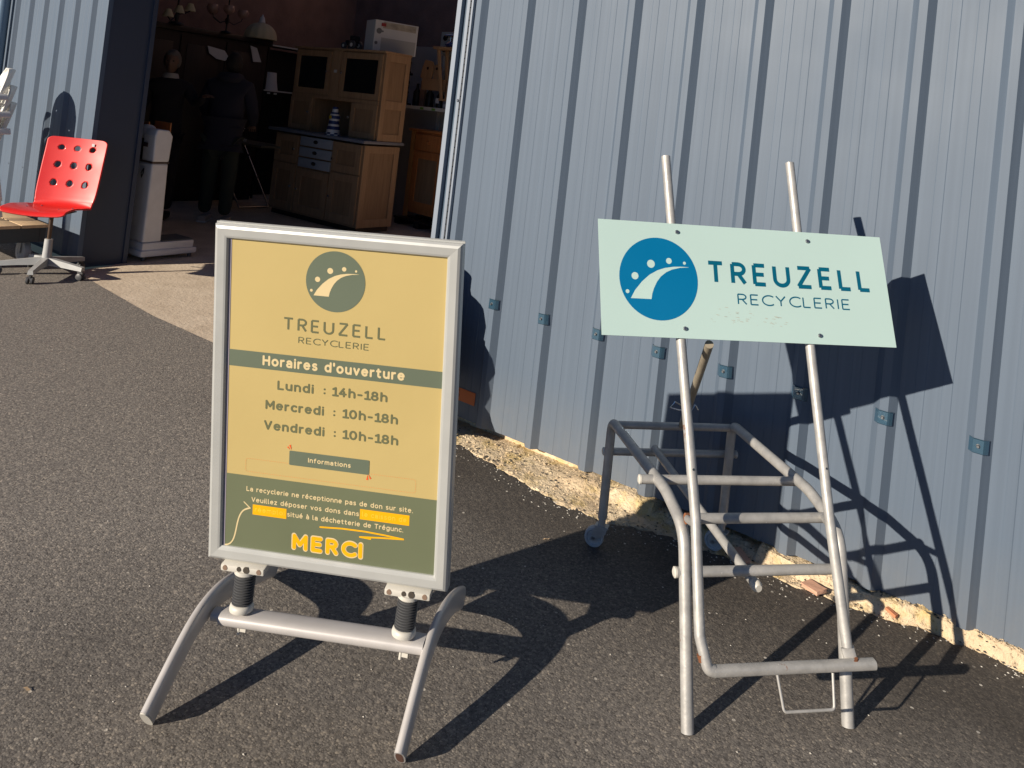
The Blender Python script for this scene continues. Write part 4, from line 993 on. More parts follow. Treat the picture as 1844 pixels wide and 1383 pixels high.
rbox('maker_plate', mat('brown_plate', (0.06, 0.04, 0.045), 0.5), (-0.05, -0.2195, 0.93), (0.02, -0.2165, 0.965), sc)
mb = MB(); mb.tube([(0.0, -0.216, 0.75), (-0.015, -0.226, 0.71), (0.0, -0.228, 0.675), (0.015, -0.226, 0.71), (0.0, -0.216, 0.75)], 0.005, 8); mb.build('handle', M_iron, sc)
bx = thing('wooden_tray', 'small reddish brown wooden tray behind the head of the white scale', 'tray', (-6.79, 0.74, 1.02), 0.1)
rbox('tray_bottom', M_pine, (-0.10, -0.10, 0.0), (0.13, 0.10, 0.01), bx); rbox('tray_side', M_pine, (-0.10, -0.11, 0.0), (0.13, -0.1005, 0.10), bx); rbox('tray_side', M_pine, (-0.10, 0.1005, 0.0), (0.13, 0.11, 0.10), bx)
tb0 = thing('side_shelf', 'dark slim shelf against the door reveal behind the scale', 'shelf', (-6.79, 0.74, 0), 0.1)
rbox('upright', M_darkwood, (-0.10, -0.10, 0), (0.12, 0.10, 1.018), tb0)

# wardrobe along the left inner wall
wd = thing('dark_wardrobe', 'long dark wooden wardrobe along the left inner wall with a flat cornice', 'wardrobe', (-9.2, 2.6, 0), 0)
rbox('carcass', M_darkwood, (-0.6, -1.6, 0.05), (0.0, 0.95, 2.12), wd)
rbox('cornice', M_darkwood, (-0.62, -1.65, 2.122), (0.05, 0.99, 2.19), wd, 0.01)
rbox('plinth', M_darkwood, (-0.6, -1.6, 0), (-0.02, 0.95, 0.049), wd)
for i in range(4):
    y0 = -1.57 + i * 0.63
    dr = rbox('door', M_darkwood, (0.002, y0, 0.10), (0.022, y0 + 0.61, 2.08), wd)
    rbox('door_panel', M_darkwood, (0.0225, y0 + 0.08, 0.2), (0.030, y0 + 0.53, 1.98), dr, 0.004)
    rbox('door_knob', M_iron, (0.0225, y0 + (0.05 if i % 2 else 0.55), 1.05), (0.045, y0 + (0.07 if i % 2 else 0.57), 1.07), dr)
# lamps on and above it
def ribbed_shade(o_, c, r, h):
    mb = MB(); seg = 48; vs = []; fs = []; rows = 10
    for j in range(rows + 1):
        a = pi * 0.5 * j / rows
        for k in range(seg):
            rr = r * cos(a * 0.93) * (1 + 0.05 * abs(sin(k * pi / 4))); vs.append((c[0] + rr * cos(2 * pi * k / seg), c[1] + rr * sin(2 * pi * k / seg), c[2] + h * sin(a)))
    for j in range(rows):
        for k in range(seg): k2 = (k + 1) % seg; fs.append((j * seg + k, j * seg + k2, (j + 1) * seg + k2, (j + 1) * seg + k))
    mb.add(vs, fs, True); return mb
t = thing('dome_lampshade', 'cream ribbed dome lampshade with a white finial on the wardrobe end', 'lampshade', (-9.2, 3.41, 2.192), 0)
ribbed_shade(None, (0, 0, 0.0), 0.21, 0.22).build('shade', M_shade, t)
mb = MB(); mb.lathe([(0.03, 0.215), (0.045, 0.225), (0.03, 0.29), (0.015, 0.31), (0.008, 0.33), (0, 0.34)], 16); mb.build('finial', M_whitebd, t)
t = thing('glass_chandelier', 'three armed chandelier with pinkish glass shades in front of the brown wall', 'chandelier', (-9.15, 2.86, 2.192), 0)
mb = MB(); mb.tube([(0, 0, 0.0), (0, 0, 0.55)], 0.010, 10); mb.lathe([(0, 0.1), (0.02, 0.12), (0.03, 0.17), (0.012, 0.2)], 14)
for a in (90, 205, 270, 330): mb.tube([(0, 0, 0.16), (0.10 * cos(radians(a)), 0.10 * sin(radians(a)), 0.12), (0.2 * cos(radians(a)), 0.2 * sin(radians(a)), 0.18), (0.22 * cos(radians(a)), 0.22 * sin(radians(a)), 0.24)], 0.006, 8)
mb.lathe([(0, 0), (0.07, 0), (0.06, 0.015), (0.012, 0.03)], 16); mb.build('stem', M_iron, t)
for a in (90, 205, 270, 330):
    mb = MB(); mb.lathe([(0.02, 0), (0.06, 0.03), (0.075, 0.07), (0.06, 0.115)], 18, (0.22 * cos(radians(a)), 0.22 * sin(radians(a)), 0.22)); mb.build('glass_shade', M_pinkglass, t)
t = thing('sconce_lamp', 'dark wrought lamp with small cream shades nearest to the door reveal', 'lamp', (-9.15, 2.18, 2.192), 0)
mb = MB(); mb.lathe([(0, 0), (0.09, 0), (0.08, 0.02), (0.02, 0.04), (0.03, 0.10), (0.012, 0.16)], 16); mb.tube([(0, 0, 0.1), (0, 0, 0.50)], 0.012, 10)
pts_ = ((0.0, 0.16, 0.17), (0.05, -0.14, 0.05), (0.0, 0.02, 0.12))
for (x, y, z) in pts_: mb.tube([(0, 0, 0.12), (x * .5, y * .6, z - 0.02), (x, y, z + 0.02)], 0.008, 8)
mb.build('stem', M_iron, t)
for (x, y, z) in pts_:
    mb = MB(); mb.lathe([(0.065, 0), (0.058, 0.03), (0.03, 0.09), (0.03, 0.095)], 18, (x, y, z + 0.02)); mb.build('shade', M_shade, t)

# shelf unit between the wardrobe and the hutch, with a small lamp shade
t = thing('corner_shelf', 'dark shelf unit with thin white edged boards between the wardrobe and the oak cabinet', 'shelf', (-9.3, 3.75, 0), 0)
rbox('shelf_back', M_iron, (-0.35, -0.1, 0), (-0.33, 0.85, 2.10), t)
rbox('top_board', M_darkwood, (-0.33, -0.12, 2.13), (0.0, 0.85, 2.16), t); rbox('white_edge', M_shelf, (0.0005, -0.12, 2.135), (0.008, 0.85, 2.155), t)
rbox('middle_board', M_darkwood, (-0.33, -0.12, 1.50), (0.0, 0.85, 1.518), t); rbox('white_edge', M_shelf, (0.0005, -0.12, 1.500), (0.008, 0.85, 1.520), t)
for y in (-0.06, 0.05): rbox('price_holder', M_shelf, (0.0005, y, 1.462), (0.006, y + 0.05, 1.485), t)
for y in (-0.11, 0.83): rbox('post', M_iron, (-0.03, y, 0), (-0.002, y + 0.02, 2.12), t)
t = thing('white_lampshade', 'plain white flared lampshade on the middle board of the corner shelf', 'lampshade', (-9.42, 3.79, 1.519), 0)
mb = MB(); mb.lathe([(0.13, 0), (0.105, 0.12), (0.09, 0.25)], 24); mb.build('shade', M_whitebd, t)
# white notices on the wardrobe doors
o = MB().prism([(-0.22, 0.06), (0.02, 0.03), (0.10, -0.06), (0.04, -0.10), (-0.08, -0.09), (-0.19, -0.03)], 0, 0.012).build('white_dish', M_whitebd)
o.matrix_world = Matrix.Translation((-9.14, 2.85, 1.93)) @ Matrix.Rotation(pi / 2, 4, 'Z'); tag(o, 'white curved dish hanging on the wardrobe behind the hooded person', 'dish')
o = MB().prism([(-0.10, 0.10), (0.0, 0.08), (0.09, -0.10), (-0.03, -0.11)], 0, 0.012).build('white_card', M_whitebd)
o.matrix_world = Matrix.Translation((-9.14, 3.34, 1.98)) @ Matrix.Rotation(pi / 2, 4, 'Z'); tag(o, 'white slanting card on the wardrobe, right of the hooded head', 'card')

# folding table with a sewing machine like device
t = thing('folding_table', 'small folding table with thin crossed metal legs left of the oak cabinet', 'table', (-8.9, 3.1, 0), 0)
rbox('table_top', mat('drab_top', (0.12, 0.11, 0.08), 0.6), (-0.30, -0.22, 0.80), (0.75, 0.25, 0.825), t)
for y in (-0.2, 0.23):
    mb = MB(); mb.tube([(-0.29, y, 0.79), (0.42, y, 0.02)], 0.011, 10); mb.build('leg', M_chrome, t)
    mb = MB(); mb.tube([(0.05, y + .01, 0.78), (-0.14, y + .01, 0.64)], 0.006, 8); mb.build('brace', M_chrome, t)
    mb = MB(); mb.tube([(0.60, y + .01, 0.79), (-0.29, y + .015, 0.02)], 0.009, 10); mb.build('leg', M_iron, t)
mb = MB(); mb.tube([(0.42, -0.2, 0.02), (0.42, 0.23, 0.02)], 0.011, 10); mb.build('foot_bar', M_chrome, t)
t = thing('sewing_machine', 'cream sewing machine on the folding table', 'sewing machine', (-8.97, 2.98, 0.826), 0)
rbox('bed', M_whiteplastic, (-0.20, -0.08, 0.0), (0.26, 0.08, 0.035), t, 0.006)
mb = MB(); mb.prism([(-0.20, 0.036), (-0.02, 0.036), (-0.02, 0.11), (0.20, 0.12), (0.24, 0.17), (-0.08, 0.20), (-0.10, 0.225), (-0.19, 0.215)], -0.055, 0.055); mb.build('arm', M_whiteplastic, t, bevel=0.006)

# people
def body(name, label, bones, rad, m, loc, rz, root=0):
    pass
def skin_mesh(name, verts, edges, radii, m, parent, root=0, sub=2):
    me = bpy.data.meshes.new(name); me.from_pydata(verts, edges, []); me.update()
    o = bpy.data.objects.new(name, me); COL.objects.link(o)
    sk = o.modifiers.new('skin', 'SKIN'); sk.use_smooth_shade = True
    for i, r in enumerate(radii):
        me.skin_vertices[0].data[i].radius = (r, r) if not isinstance(r, tuple) else r
        me.skin_vertices[0].data[i].use_root = (i == root)
    ss = o.modifiers.new('sub', 'SUBSURF'); ss.levels = sub; ss.render_levels = sub
    dg = bpy.context.evaluated_depsgraph_get(); dg.update()
    me2 = bpy.data.meshes.new_from_object(o.evaluated_get(dg)); bpy.data.objects.remove(o)
    me2.name = name; me2.materials.clear(); me2.materials.append(m)
    for p in me2.polygons: p.use_smooth = True
    o2 = bpy.data.objects.new(name, me2); COL.objects.link(o2); o2.parent = parent
    return o2
def head(parent, c, r, skinm, hairm, yaw_, hair_full=False, face=True):
    """face looks along local -y after the yaw"""
    Mh = Matrix.Translation(c) @ Matrix.Rotation(yaw_, 4, 'Z')
    bm = bmesh.new(); bmesh.ops.create_uvsphere(bm, u_segments=40, v_segments=30, radius=1)
    for v in bm.verts:
        x, y, z = v.co
        k = 1 - 0.22 * max(0, -z) ** 1.2
        X = x * 0.076 * k; Y = y * 0.095 * (1 - 0.10 * max(0, -z)); Z = z * 0.122
        if y < -0.3:
            nose = math.exp(-((x / 0.16) ** 2)) * math.exp(-(((z + 0.12) / 0.22) ** 2)); Y -= 0.026 * nose
            for s_ in (-1, 1):
                Y += 0.012 * math.exp(-(((x - s_ * 0.38) / 0.2) ** 2 + ((z - 0.08) / 0.14) ** 2))
            Y -= 0.006 * math.exp(-((x / 0.3) ** 2 + ((z + 0.52) / 0.10) ** 2)); Y -= 0.010 * math.exp(-((x / 0.4) ** 2 + ((z + 0.92) / 0.15) ** 2))
        v.co = (X, Y, Z)
    for f in bm.faces: f.smooth = True
    me = bpy.data.meshes.new('face'); bm.to_mesh(me); bm.free(); me.materials.append(skinm)
    o = bpy.data.objects.new('head', me); COL.objects.link(o); o.parent = parent; o.matrix_local = Mh
    for s_ in (-1, 1):
        mb = MB(); mb.lathe([(0, 0.008), (0.010, 0.006), (0.015, 0.0), (0.010, -0.008), (0, -0.010)], 12, (0, 0, 0), Matrix.Translation((s_ * 0.076, 0.005, -0.005)) @ Matrix.Rotation(s_ * pi / 2, 4, 'Y') @ Matrix.Scale(1.7, 4, (1, 0, 0))); mb.build('ear', skinm, o)
        mb = MB(); mb.lathe([(0, 0.011), (0.008, 0.008), (0.011, 0)], 12, (0, 0, 0), Matrix.Translation((s_ * 0.029, -0.074, 0.010)) @ Matrix.Rotation(pi / 2, 4, 'X')); mb.build('eye', M_iron, o)
    bm = bmesh.new(); bmesh.ops.create_uvsphere(bm, u_segments=40, v_segments=28, radius=1)
    for v in bm.verts:
        n_ = 1 + 0.05 * mn.noise(v.co * 4)
        v.co = Vector((v.co.x * 0.088 * n_, v.co.y * 0.104 * n_ + 0.014, v.co.z * 0.125 * n_ + 0.014))
    bmesh.ops.delete(bm, geom=[v for v in bm.verts if (v.co.y < -0.045 and v.co.z < 0.062) or v.co.z < (-0.10 if hair_full else -0.06)], context='VERTS')
    for f in bm.faces: f.smooth = True
    me = bpy.data.meshes.new('hair'); bm.to_mesh(me); bm.free(); me.materials.append(hairm)
    h = bpy.data.objects.new('hair', me); COL.objects.link(h); h.parent = o
    return o
def hand(parent, wrist, dirv, m):
    d = Vector(dirv).normalized(); side = d.cross(Vector((0, 0, 1))).normalized(); upn = side.cross(d)
    w = Vector(wrist); V = [w - d * 0.02, w + d * 0.035, w + d * 0.075]; Ed = [(0, 1), (1, 2)]; Rd = [0.022, (0.036, 0.016), (0.038, 0.014)]
    for i, (off, l) in enumerate(((-0.030, 0.072), (-0.010, 0.082), (0.010, 0.076), (0.029, 0.060))):
        b = len(V); V += [w + d * 0.088 + side * off, w + d * (0.088 + l * .55) + side * off * 1.1 - upn * 0.008, w + d * (0.088 + l) + side * off * 1.1 - upn * 0.03]
        Ed += [(2, b), (b, b + 1), (b + 1, b + 2)]; Rd += [0.0095, 0.0085, 0.0075]
    b = len(V); V += [w + d * 0.045 - side * 0.040, w + d * 0.075 - side * 0.060 - upn * 0.01]; Ed += [(1, b), (b, b + 1)]; Rd += [0.011, 0.009]
    return skin_mesh('hand', [tuple(v) for v in V], Ed, Rd, m, parent, 1, 1)
# hooded person seen from behind; local frame: faces +y
p1 = thing('person', 'person in a dark hooded coat, green trousers and pale shoes, seen from behind', 'person', (-7.66, 2.03, 0), 0.75)
V = [(0, 0, 0.98), (0, 0.02, 1.15), (0, 0.03, 1.32), (0, 0.05, 1.50), (0, 0.09, 1.62), (0.19, 0.05, 1.50), (0.27, 0.06, 1.26), (0.25, 0.24, 1.10), (-0.19, 0.05, 1.50), (-0.27, 0.07, 1.27), (-0.24, 0.26, 1.14), (0, -0.01, 0.86), (0, 0.0, 1.05)]
Ed = [(0, 12), (12, 1), (1, 2), (2, 3), (3, 4), (3, 5), (5, 6), (6, 7), (3, 8), (8, 9), (9, 10), (0, 11)]
Rd = [(0.21, 0.16), (0.20, 0.15), (0.205, 0.15), (0.17, 0.12), 0.075, 0.095, 0.068, 0.05, 0.095, 0.068, 0.05, (0.205, 0.16), (0.205, 0.155)]
skin_mesh('coat', V, Ed, Rd, M_cloth2, p1)
V = [(0, 0, 0.92), (0.095, 0, 0.86), (0.105, 0.03, 0.50), (0.11, -0.02, 0.09), (-0.095, 0, 0.86), (-0.11, 0.05, 0.50), (-0.12, 0.06, 0.09)]
skin_mesh('trousers', V, [(0, 1), (1, 2), (2, 3), (0, 4), (4, 5), (5, 6)], [0.15, 0.115, 0.085, 0.072, 0.115, 0.085, 0.072], M_trous, p1)
head(p1, (0, 0.13, 1.755), 1, M_skin, M_haird, pi, True)
mb = MB(); mb.lathe([(0.13, 0), (0.15, 0.05), (0.12, 0.10), (0.085, 0.11)], 24, (0, 0.04, 1.55)); mb.build('hood', M_cloth2, p1)
hand(p1, (0.245, 0.26, 1.08), (-0.2, 0.9, -0.2), M_skin); hand(p1, (-0.235, 0.28, 1.12), (0.2, 0.9, 0.0), M_skin)
for (x, y) in ((0.11, 0.0), (-0.12, 0.08)):
    mb = MB(); mb.box((x, y + 0.04, 0.040), (0.092, 0.28, 0.062), bev=0.022); sh = mb.build('shoe', M_collar, p1)
    mb = MB(); mb.box((x, y + 0.04, 0.010), (0.096, 0.285, 0.018), bev=0.004); mb.build('shoe_sole', M_whitebd, sh)
# grey haired person facing the doorway
p2 = thing('person', 'grey haired person in a black jumper with a pale collar, one arm reaching out', 'person', (-8.12, 1.62, 0), 0.85)
V = [(0, 0, 0.98), (0, 0, 1.15), (0, 0, 1.30), (0, 0, 1.44), (0, -0.01, 1.54), (0.18, 0, 1.43), (0.30, -0.08, 1.27), (0.40, -0.26, 1.36), (-0.18, 0, 1.43), (-0.25, -0.02, 1.18), (-0.23, -0.20, 1.02), (0, 0, 0.88)]
Ed = [(0, 1), (1, 2), (2, 3), (3, 4), (3, 5), (5, 6), (6, 7), (3, 8), (8, 9), (9, 10), (0, 11)]
Rd = [(0.18, 0.13), (0.175, 0.13), (0.18, 0.13), (0.15, 0.105), 0.06, 0.08, 0.058, 0.042, 0.08, 0.058, 0.042, (0.18, 0.135)]
skin_mesh('jumper', V, Ed, Rd, M_cloth1, p2)
V = [(0, 0, 0.90), (0.09, 0, 0.84), (0.10, -0.02, 0.48), (0.10, 0.02, 0.09), (-0.09, 0, 0.84), (-0.10, -0.02, 0.48), (-0.10, 0.02, 0.09)]
skin_mesh('trousers', V, [(0, 1), (1, 2), (2, 3), (0, 4), (4, 5), (5, 6)], [0.14, 0.10, 0.075, 0.062, 0.10, 0.075, 0.062], M_cloth1, p2)
head(p2, (0, -0.04, 1.70), 1, M_skin, M_hairg, 0.0)
mb = MB(); mb.lathe([(0.085, 0), (0.078, 0.03), (0.066, 0.055)], 20, (0, -0.01, 1.525)); mb.build('collar', M_collar, p2)
hand(p2, (0.41, -0.29, 1.37), (0.5, -0.8, 0.15), M_skin); hand(p2, (-0.225, -0.22, 1.0), (0.3, -0.9, -0.2), M_skin)
for x in (0.10, -0.10):
    mb = MB(); mb.box((x, -0.04, 0.04), (0.088, 0.26, 0.072), bev=0.022); mb.build('shoe', M_iron, p2)

# oak kitchen cabinet (hutch)
hu = thing('oak_kitchen_cabinet', 'two part oak kitchen cabinet with dark glass doors above and blue grey drawers', 'cabinet', (0, 0, 0), 0)
Y0, Y1 = 3.15, 3.72
rbox('lower_carcass', M_oakdk, (-8.26, Y0 + 0.02, 0.06), (-6.66, Y1, 1.005), hu)
rbox('plinth', M_darkwood, (-8.24, Y0 + 0.05, 0.0), (-6.68, Y1 - .02, 0.059), hu)
mb = MB(); mb.span((-8.36, Y0 - 0.05, 1.028), (-6.60, Y1 + 0.02, 1.062), bev=0.006); mb.build('counter', M_counter, hu)
def panel_door(x0, x1, z0, z1, y, parent, knob=None, glass=False, fr=0.085, m=M_oak):
    mb = MB()
    mb.span((x0, y - 0.022, z0), (x0 + fr, y, z1)); mb.span((x1 - fr, y - 0.022, z0), (x1, y, z1))
    mb.span((x0 + fr, y - 0.0218, z0), (x1 - fr, y, z0 + fr)); mb.span((x0 + fr, y - 0.0218, z1 - fr), (x1 - fr, y, z1))
    d = mb.build('door', m, parent)
    rbox('glass_pane' if glass else 'door_panel', M_glassdk if glass else M_oakdk, (x0 + fr + .001, y - 0.010, z0 + fr + .001), (x1 - fr - .001, y - 0.002, z1 - fr - .001), d)
    if knob:
        mb = MB(); mb.lathe([(0, 0.028), (0.014, 0.024), (0.016, 0.016), (0.007, 0.010), (0.007, 0)], 14, (0, 0, 0), Matrix.Translation((knob[0], y - 0.022, knob[1])) @ Matrix.Rotation(pi / 2, 4, 'X')); mb.build('knob', M_knob, d)
    return d
fy = Y0 + 0.019
panel_door(-8.24, -7.80, 0.66, 1.0, fy, hu, (-7.85, 0.83)); panel_door(-8.24, -7.80, 0.09, 0.645, fy, hu, (-7.85, 0.38))
for i, (z0, z1) in enumerate(((0.895, 1.005), (0.765, 0.875), (0.635, 0.745))):
    d = rbox('drawer', M_drawer, (-7.755, fy - 0.03, z0), (-7.185, fy, z1), hu, 0.004)
    mb = MB(); mb.lathe([(0.0, 0.022), (0.022, 0.018), (0.042, 0.0)], 20, (0, 0, 0), Matrix.Translation((-7.47, fy - 0.0305, (z0 + z1) / 2 + .004)) @ Matrix.Rotation(pi / 2, 4, 'X') @ Matrix.Scale(0.55, 4, (0, 1, 0))); mb.build('cup_handle', M_iron, d)
panel_door(-7.76, -7.19, 0.09, 0.61, fy, hu, (-7.72, 0.36)); panel_door(-7.165, -6.68, 0.66, 1.0, fy, hu, (-7.135, 0.80)); panel_door(-7.165, -6.68, 0.09, 0.645, fy, hu, (-7.13, 0.36))
# right end of the lower part: frame and panel
mb = MB(); X = -6.659
mb.span((X, Y0 + 0.02, 0.06), (X + 0.012, Y0 + 0.10, 1.004)); mb.span((X, Y1 - 0.08, 0.06), (X + 0.012, Y1, 1.004)); mb.span((X, Y0 + 0.1005, 0.92), (X + 0.0118, Y1 - 0.0805, 1.003)); mb.span((X, Y0 + 0.1005, 0.06), (X + 0.0118, Y1 - 0.0805, 0.15)); mb.build('side_frame', M_oak, hu)
UY0, UY1 = 3.30, 3.72
mb = MB(); mb.span((-8.25, UY0 + 0.02, 1.50), (-6.64, UY1, 2.09)); mb.span((-8.25, UY0 + 0.02, 1.0635), (-7.80, UY1, 1.4995)); mb.span((-7.12, UY0 + 0.02, 1.0635), (-6.64, UY1, 1.4995)); mb.span((-7.7995, UY1 - 0.02, 1.0635), (-7.1205, UY1, 1.4995)); mb.build('upper_carcass', M_oakdk, hu)
mb = MB(); mb.span((-8.27, UY0 - 0.01, 2.091), (-6.62, UY1 + .01, 2.115), bev=0.005); mb.build('top_board', M_oak, hu)
uy = UY0 + 0.019
panel_door(-8.22, -7.56, 1.53, 2.07, uy, hu, (-7.60, 1.82), True, 0.07); panel_door(-7.36, -6.66, 1.53, 2.07, uy, hu, (-7.33, 1.82), True, 0.07)
rbox('centre_stile', M_oak, (-7.54, uy - 0.018, 1.50), (-7.38, uy, 2.09), hu)
rbox('price_label', M_whitebd, (-7.485, uy - 0.0205, 1.815), (-7.435, uy - 0.0185, 1.85), hu)
panel_door(-8.24, -7.83, 1.08, 1.475, uy, hu, (-7.87, 1.30), False, 0.05); panel_door(-7.10, -6.66, 1.08, 1.475, uy, hu, (-7.12, 1.30), False, 0.06)
rbox('shelf_rail', M_oak, (-8.24, uy - 0.016, 1.48), (-6.66, uy, 1.522), hu)
mb = MB(); X = -6.639
mb.span((X, UY0 + 0.02, 1.064), (X + 0.012, UY0 + 0.09, 2.09)); mb.span((X, UY1 - 0.07, 1.064), (X + 0.012, UY1, 2.09))
for (z0, z1) in ((2.0, 2.089), (1.44, 1.54), (1.064, 1.15)): mb.span((X, UY0 + 0.0905, z0), (X + 0.0118, UY1 - 0.0705, z1))
mb.build('side_frame', M_oak, hu)
# striped lighthouse jar on the counter
t = thing('striped_jar', 'blue and white striped ceramic lighthouse jar on the cabinet counter', 'jar', (-7.275, 3.215, 1.063), 0)
bands = [(0.085, 0.080, 0.0, 0.035, 0), (0.08, 0.078, 0.035, 0.07, 1), (0.078, 0.070, 0.07, 0.11, 2), (0.068, 0.064, 0.11, 0.135, 1), (0.064, 0.060, 0.135, 0.175, 2), (0.060, 0.058, 0.175, 0.20, 1), (0.068, 0.066, 0.20, 0.235, 2), (0.055, 0.050, 0.235, 0.255, 1), (0.05, 0.048, 0.255, 0.275, 2), (0.036, 0.034, 0.275, 0.315, 1), (0.034, 0.03, 0.315, 0.34, 2)]
for (r0_, r1_, z0, z1, k) in bands:
    if k == 0: continue
    mb = MB(); mb.lathe([(0, z0), (r0_, z0), (r1_, z1 - .001), (0, z1 - .001)], 24); mb.build('band', M_white if k == 1 else M_blue, t)
for row in range(2):
    for kk in range(12):
        a0 = 2 * pi * kk / 12; a1 = 2 * pi * (kk + 1) / 12; z0 = row * 0.017; z1 = z0 + 0.017
        mb = MB(); mb.add([(0.086 * cos(a0), 0.086 * sin(a0), z0), (0.086 * cos(a1), 0.086 * sin(a1), z0), (0.084 * cos(a1), 0.084 * sin(a1), z1), (0.084 * cos(a0), 0.084 * sin(a0), z1)], [(0, 1, 2, 3)]); mb.build('check', M_white if (kk + row) % 2 else M_blue, t)
mb = MB(); mb.lathe([(0, 0.006), (0.022, 0.004), (0.024, 0)], 8, (0, 0, 0), Matrix.Translation((0.0, -0.066, 0.215)) @ Matrix.Rotation(pi / 2, 4, 'X')); mb.build('yellow_flower', mat('yellow_glaze', (0.6, 0.42, 0.02), 0.4), t)
# toy tractor and white box on top
t = thing('toy_tractor', 'dark toy tractor with pale wheel hubs on top of the oak cabinet', 'toy', (-7.36, 3.42, 2.116), 0)
mb = MB(); mb.span((-0.08, -0.035, 0.05), (0.08, 0.035, 0.11)); mb.span((0.0, -0.04, 0.1105), (0.09, 0.04, 0.17), bev=0.006); mb.build('body', M_cloth1, t)
for (x, r) in ((-0.075, 0.042), (0.07, 0.055)):
    for s_ in (-1, 1):
        Mw = Matrix.Translation((x, s_ * 0.055, r)) @ Matrix.Rotation(pi / 2, 4, 'X'); mb = MB(); mb.lathe([(0, -.015), (r * .9, -.015), (r, -.01), (r, .01), (r * .9, .015), (0, .015)], 20, (0, 0, 0), Mw); wh = mb.build('wheel', M_black, t)
        mb = MB(); mb.lathe([(0, .018), (r * .4, .0165), (r * .45, .0155)], 14, (0, 0, 0), Matrix.Translation((x, s_ * 0.055, r)) @ Matrix.Rotation(pi / 2, 4, 'X')); mb.build('hub', M_whitebd, wh)
t = thing('white_carton', 'white printed carton standing on the right end of the oak cabinet', 'carton', (-6.93, 3.37, 2.116), 1.22)
mb = MB(); mb.span((0, 0, 0.0), (0.56, 0.28, 0.375)); mb.build('box', M_whitebd, t, bevel=0.004)
mb = MB(); mb.span((0.10, -0.0035, 0.285), (0.53, -0.0005, 0.36)); mb.build('printed_picture', mat('beige_print', (0.42, 0.38, 0.31), 0.6, noise=(14, 0.4)), t)
for (x, z, r) in ((0.055, 0.245, .035), (0.10, 0.245, .012), (0.03, 0.10, .02)): mb = MB(); mb.lathe([(0, .0035), (r, .003)], 16, (0, 0, 0), Matrix.Translation((x, -0.0005, z)) @ Matrix.Rotation(pi / 2, 4, 'X')); mb.build('printed_mark', mat('grey_print', (0.16, 0.17, 0.18), 0.6), t)
mb = MB(); mb.span((0.075, -0.0045, 0.305), (0.135, -0.0036, 0.345)); mb.build('printed_mark', mat('red_print', (0.3, 0.03, 0.03), 0.6), t)
rbox('pasted_panel', M_panel, (0.09, -0.0025, 0.01), (0.54, -0.0007, 0.17), t)

# gondola shelf on the right, behind the cabinet
gy = 4.75
g = thing('gondola_shelf', 'pale metal shop shelving with grey back panels against the far wall', 'shelving', (0, 0, 0), 0)
rbox('back_panel', M_panel, (-8.5, gy, 0.0), (-7.02, gy + 0.03, 2.34), g); rbox('back_panel', M_panel, (-7.012, gy, 0.0), (-5.55, gy + 0.03, 2.30), g)
rbox('upright', M_shelf, (-7.03, gy - 0.03, 0.0), (-7.00, gy - 0.001, 2.30), g)
rbox('shelf_board', M_shelf, (-8.3, gy - 0.40, 1.505), (-5.6, gy - 0.031, 1.52), g); rbox('shelf_edge', M_shelf, (-8.3, gy - 0.412, 1.482), (-5.6, gy - 0.4005, 1.525), g)
rbox('price_label', M_green, (-6.98, gy - 0.4145, 1.487), (-6.92, gy - 0.4125, 1.515), g); rbox('price_label', M_green, (-6.78, gy - 0.4145, 1.487), (-6.72, gy - 0.4125, 1.515), g)
sz = 1.521; sy = 4.50
def bottle(x, r, h, label, m=M_iron, lab=True):
    t = thing('bottle', label, 'bottle', (x, sy, sz), 0, 'dark bottles on the pale metal shelf')
    mb = MB(); mb.lathe([(0, 0), (r, 0), (r, h * .62), (r * .45, h * .78), (r * .35, h), (0, h)], 18); mb.build('glass', m, t)
    if lab: mb = MB(); mb.span((-r * .6, -r - .004, h * .25), (r * .6, -r - .001, h * .5)); mb.build('paper_label', M_whitebd, t)
bottle(-6.99, 0.055, 0.27, 'thick dark bottle under the orange brown board, left of two', lab=False)
bottle(-6.80, 0.05, 0.26, 'dark bottle with a white label left of the grey can')
bottle(-7.22, 0.05, 0.30, 'dark bottle standing left of the brown post on the metal shelf', lab=False)
t = thing('paint_can', 'small grey can with a white label at the right end of the metal shelf', 'can', (-6.665, sy, sz), 0)
mb = MB(); mb.lathe([(0, 0), (0.065, 0), (0.065, 0.105), (0.060, 0.11), (0, 0.108)], 22); mb.build('tin', M_counter, t); rbox('paper_label', M_whitebd, (-0.01, -0.069, 0.02), (0.045, -0.066, 0.06), t)
t = thing('wooden_rack', 'brown wooden rack piece with an orange brown board and a holed upright on the shelf', 'wooden rack', (-6.95, sy - 0.02, sz), 0)
rbox('post', M_brown, (-0.22, 0.02, 0.0), (-0.14, 0.06, 0.34), t)
mb = MB(); mb.span((-0.17, -0.02, 0.225), (0.22, 0.015, 0.375)); mb.build('board', M_tanwood, t)
mb = MB(); mb.prism([(-0.22, 0.376), (-0.03, 0.376), (0.0, 0.52), (-0.03, 0.60), (-0.16, 0.62), (-0.20, 0.52)], -0.01, 0.015); mb.build('holed_upright', M_tanwood, t)
mb = MB(); mb.prism([(0.01, 0.376), (0.13, 0.376), (0.13, 0.53), (0.06, 0.57), (0.005, 0.55)], -0.008, 0.013); mb.build('holed_upright', M_oak, t)
mb = MB()
for x in (-0.10, 0.06): mb.lathe([(0, .002), (0.020, 0.001)], 14, (0, 0, 0), Matrix.Translation((x, -0.011, 0.51)) @ Matrix.Rotation(pi / 2, 4, 'X'))
mb.build('hole', M_darkwood, t)
